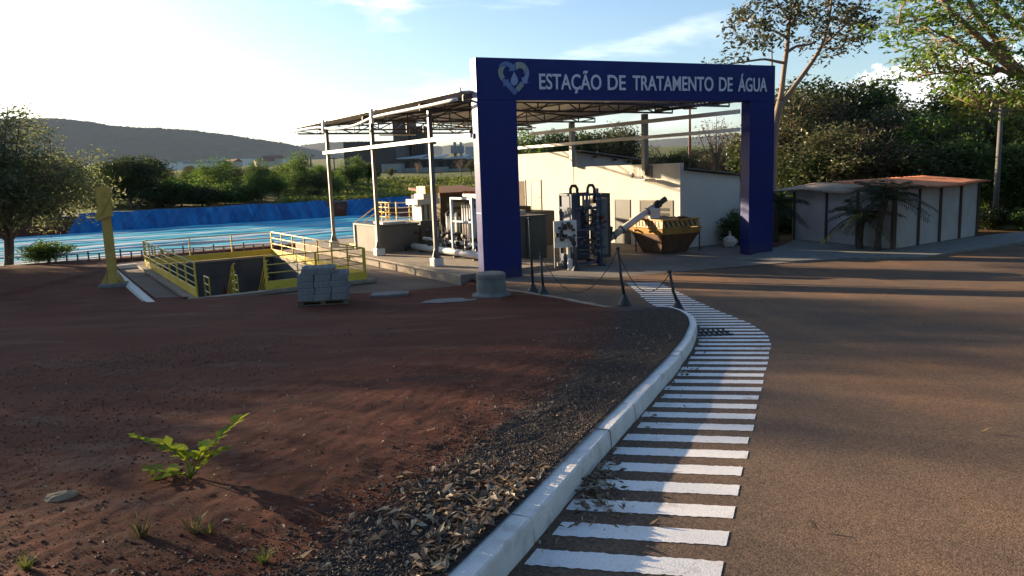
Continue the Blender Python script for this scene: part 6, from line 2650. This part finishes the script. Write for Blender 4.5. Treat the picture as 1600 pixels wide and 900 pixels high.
def dry_leaves(name, pts, size, seed, curl=.35):
    r = np.random.RandomState(seed)
    n = len(pts)
    th = r.uniform(0, 6.28, n)
    tilt = r.normal(0, curl, (n, 2))
    d = np.stack([np.cos(th), np.sin(th), tilt[:, 0]], 1)
    w = np.stack([-np.sin(th), np.cos(th), tilt[:, 1]], 1)
    s_ = np.asarray(size)[:, None] if np.ndim(size) else size * r.uniform(.5, 1.3, n)[:, None]
    up = np.array([0, 0, 1.0])
    p = np.asarray(pts, float)
    lift = r.uniform(.05, .45, n)[:, None] * s_
    bend = r.uniform(.05, .5, n)[:, None] * s_
    fold = r.uniform(.05, .22, n)[:, None] * s_
    wd = r.uniform(.14, .24, n)[:, None] * s_
    B = p - d * s_ * .5 + up * r.uniform(0, .15, n)[:, None] * s_
    T = p + d * s_ * .5 + up * bend
    mid = (B * .55 + T * .45) - up * bend * .25
    lft = B * .6 + T * .4 + w * wd + up * fold
    rgt = B * .6 + T * .4 - w * wd + up * fold
    v = np.stack([B, lft, T, mid, rgt], 1)
    v[:, :, 2] = np.maximum(v[:, :, 2], p[:, 2:3] - .002)
    k = (np.arange(n) * 5)[:, None, None]
    f = (k + np.array([(0, 3, 2, 1), (0, 4, 2, 3)])[None]).reshape(-1, 4)
    o = np_mesh(name, v.reshape(-1, 3), f, 'dry_leaf', None, np.repeat(r.uniform(0, 1, n), 2))
    o['kind'] = 'stuff'
    return o


def on_dirt(x, y, off=0.0):
    return np.stack([x, y, dirt_z(x, y) + off], 1)


R_ = np.random.RandomState(77)
# gravel beside the kerb
n = 60000
y = 2.0 + 12.5 * R_.uniform(0, 1, n) ** 1.5
e = np.abs(R_.normal(0, 1, n)) * (.43 + .3 * sstep(7, 13, y)) + .03
x = dirt_right(y) - e
keep = y < TIP_Y - .1
x, y = x[keep], y[keep]
sz = R_.uniform(.0028, .0075, len(x)) * (1 + (R_.uniform(0, 1, len(x)) > .97) * 1.2) + .0003 * y
stones('gravel', on_dirt(x, y, .003), sz, 'stone', 1)
# clods and grit over the dirt
n = 30000
y = 2.6 + 11 * R_.uniform(0, 1, n) ** 1.6
e = R_.uniform(0.1, 1, n) * (2.5 + y * .95)
x = dirt_right(y) - e
m = rnoise(x, y, 71, 3, .7) + R_.normal(0, .13, n) > .17
x, y = x[m], y[m]
sz = .0022 + .010 * R_.uniform(0, 1, len(x)) ** 5 + .0005 * y
stones('dirt_clods', on_dirt(x, y, .002), sz, 'clod', 2)
# fallen leaves: a drift behind the kerb, others thinly spread
n = 800
c = dirt_hit(790, 800)
x = c.x + R_.normal(0, .34, n)
y = c.y + R_.normal(0, .42, n)
x = np.minimum(x, dirt_right(y) - np.abs(R_.normal(0, .10, n)) - .03)
n2 = 1000
y2 = 2.4 + 9.5 * R_.uniform(0, 1, n2) ** 1.3
x2 = dirt_right(y2) - np.abs(R_.normal(0, 1.2, n2)) - .05
n3 = 500
y3 = 2.5 + 8 * R_.uniform(0, 1, n3)
x3 = dirt_right(y3) - R_.uniform(1, 8, n3)
X = np.concatenate([x, x2, x3])
Y = np.concatenate([y, y2, y3])
dry_leaves('fallen_leaves', on_dirt(X, Y, .006), np.concatenate([R_.uniform(.035, .085, n), R_.uniform(.015, .045, n2), R_.uniform(.012, .035, n3)]), 3)
# leaves caught in the gutter and strewn on the road
c = near_pt(925, 765)
n = 260
x = c.x + R_.normal(0, .10, n)
y = c.y + R_.normal(0, .30, n)
kx = np.interp(y, KY, KX)
x = np.maximum(x, kx + np.abs(R_.normal(0, .07, n)) + .02)
n2 = 90
y2 = 2.5 + 9 * R_.uniform(0, 1, n2)
x2 = np.interp(y2, KY, KX) + .02 + np.abs(R_.normal(0, .15, n2))
n3 = 60
y3 = 3 + 14 * R_.uniform(0, 1, n3)
x3 = np.interp(y3, KY, KX) + R_.uniform(.5, 8, n3)
X, Y = np.concatenate([x, x2, x3]), np.concatenate([y, y2, y3])
dry_leaves('gutter_leaves', np.stack([X, Y, road_z(X, Y) + .012], 1), R_.uniform(.025, .075, len(X)), 4)


def weed():
    b = dirt_hit(297, 748)
    zb = float(dirt_z(b.x, b.y))
    Yw = b.y
    base = Vector((b.x, b.y, zb))
    r = thing('weed_plant', 'bright green leafy weed with two arching sprays on the red dirt', 'plant', base)
    rs = random.Random(4)
    stems = [[(297, 748), (292, 720), (262, 696), (214, 684)], [(297, 748), (310, 715), (335, 690), (372, 657)], [(297, 748), (280, 735), (255, 735), (228, 733)], [(297, 748), (300, 725), (285, 705), (262, 700)],
             [(297, 748), (312, 730), (328, 712), (345, 706)], [(297, 748), (306, 722), (318, 700), (330, 690)], [(297, 748), (290, 740), (270, 742), (250, 748)]]
    w = MB()
    v, f, t = [], [], []
    for k, st in enumerate(stems):
        pts = [px_at(px, py, Yw + rs.uniform(-.06, .06) * i) - base for i, (px, py) in enumerate(st)]
        pts[0] = Vector((0, 0, 0))
        P_ = smooth_line(resample(pts, .02), 6)
        w.tube(P_, [.005 * (1 - .7 * i / len(P_)) + .0012 for i in range(len(P_))], 5)
        L = len(P_)
        for i in range(int(L * .3), L, 2):
            c = P_[i]
            fw = (P_[min(i + 1, L - 1)] - P_[i - 1]).normalized()
            sd = fw.cross(Vector((0, 0, 1)))
            sd.normalize()
            for s_ in (-1, 1):
                ln = rs.uniform(.07, .115)
                d = (sd * s_ * .75 + fw * .6 + Vector((0, 0, rs.uniform(-.1, .35)))).normalized()
                up = Vector((0, 0, 1)) + d * rs.uniform(-.2, .2)
                wd = d.cross(up).normalized() * ln * .27
                k0 = len(v)
                mid = c + d * ln * .5
                v += [c, mid + wd + Vector((0, 0, .006)), c + d * ln - Vector((0, 0, .008)), mid - wd + Vector((0, 0, .006))]
                f.append((k0, k0 + 1, k0 + 2, k0 + 3))
                t.append(rs.uniform(.1, 1))
    w.build('stems', 'leaf_weed', r)
    np_mesh('leaves', [tuple(q) for q in v], f, 'leaf_weed', r, t)


weed()


def tuft(px, py, n, h, material, label, seed):
    p = dirt_hit(px, py)
    b = Vector((p.x, p.y, float(dirt_z(p.x, p.y)) - .005))
    r = thing('grass_tuft', label, 'grass tuft', b)
    rs = random.Random(seed)
    v, f, t = [], [], []
    for _ in range(n):
        a = rs.uniform(0, 6.28)
        o = Vector((math.cos(a), math.sin(a), 0))
        s_ = Vector((-o.y, o.x, 0)) * .0035
        hh = h * rs.uniform(.5, 1.1)
        p0 = o * rs.uniform(0, .025)
        p1 = p0 + o * hh * .3 + Vector((0, 0, hh * .6))
        p2 = p0 + o * hh * rs.uniform(.5, .9) + Vector((0, 0, hh * rs.uniform(.6, .95)))
        k0 = len(v)
        v += [p0 - s_, p0 + s_, p1 + s_ * .8, p1 - s_ * .8, p2]
        f += [(k0, k0 + 1, k0 + 2, k0 + 3), (k0 + 3, k0 + 2, k0 + 4, k0 + 4)]
        t += [rs.random()] * 2
    mb = MB()
    mb.add(v, [q if q[2] != q[3] else q[:3] for q in f])
    o = mb.build('blades', material, r)
    at = o.data.attributes.new('tone', 'FLOAT', 'FACE')
    at.data.foreach_set('value', t)


tuft(303, 832, 40, .12, 'dry_grass', 'small dry straw coloured grass tuft below the green weed', 1)
tuft(222, 838, 50, .13, 'dry_grass', 'wider dry grass tuft left of the smaller one', 2)
tuft(327, 832, 12, .10, 'grass', 'tiny bright green grass shoot right of the dry tufts', 3)
tuft(40, 890, 30, .09, 'grass', 'low green grass tuft in the bottom left corner', 4)
tuft(412, 880, 24, .09, 'grass', 'low green grass tuft at the bottom edge before the gravel', 5)
p = dirt_hit(97, 778)
r = thing('stone', 'flat tan stone lying alone on the dirt at the lower left', 'stone', (p.x, p.y, float(dirt_z(p.x, p.y))), .3)
rs = np.random.RandomState(3)
prof = []
for i, (q, z) in enumerate(((.08, -.03), (.095, .008), (.075, .026), (.03, .034))):
    for k in range(9):
        a = 6.283 * k / 9
        g = q * (1 + rs.uniform(-.2, .2))
        prof.append((g * math.cos(a) * 1.1, g * .7 * math.sin(a), z + rs.uniform(-.006, .006)))
mb = MB()
mb.add(prof, [(i * 9 + k, i * 9 + (k + 1) % 9, (i + 1) * 9 + (k + 1) % 9, (i + 1) * 9 + k) for i in range(3) for k in range(9)] + [tuple(range(27, 36))])
mb.build('body', 'rock', r)

# ------------------------------------------------------------------ evening haze
mb = MB()
mb.span(-5200, 6200, -70, 5600, -9.0, 330.0)
M['haze'], n_, l_, p_ = new_mat('haze')
n_.remove(p_)
pv = n_.new('ShaderNodeVolumePrincipled')
pv.inputs['Color'].default_value = (0.60, 0.74, 0.95, 1)
pv.inputs['Density'].default_value = 0.00004
l_.new(pv.outputs[0], n_['Material Output'].inputs['Volume'])
o = mb.build('haze', 'haze')
kind(o, 'stuff')
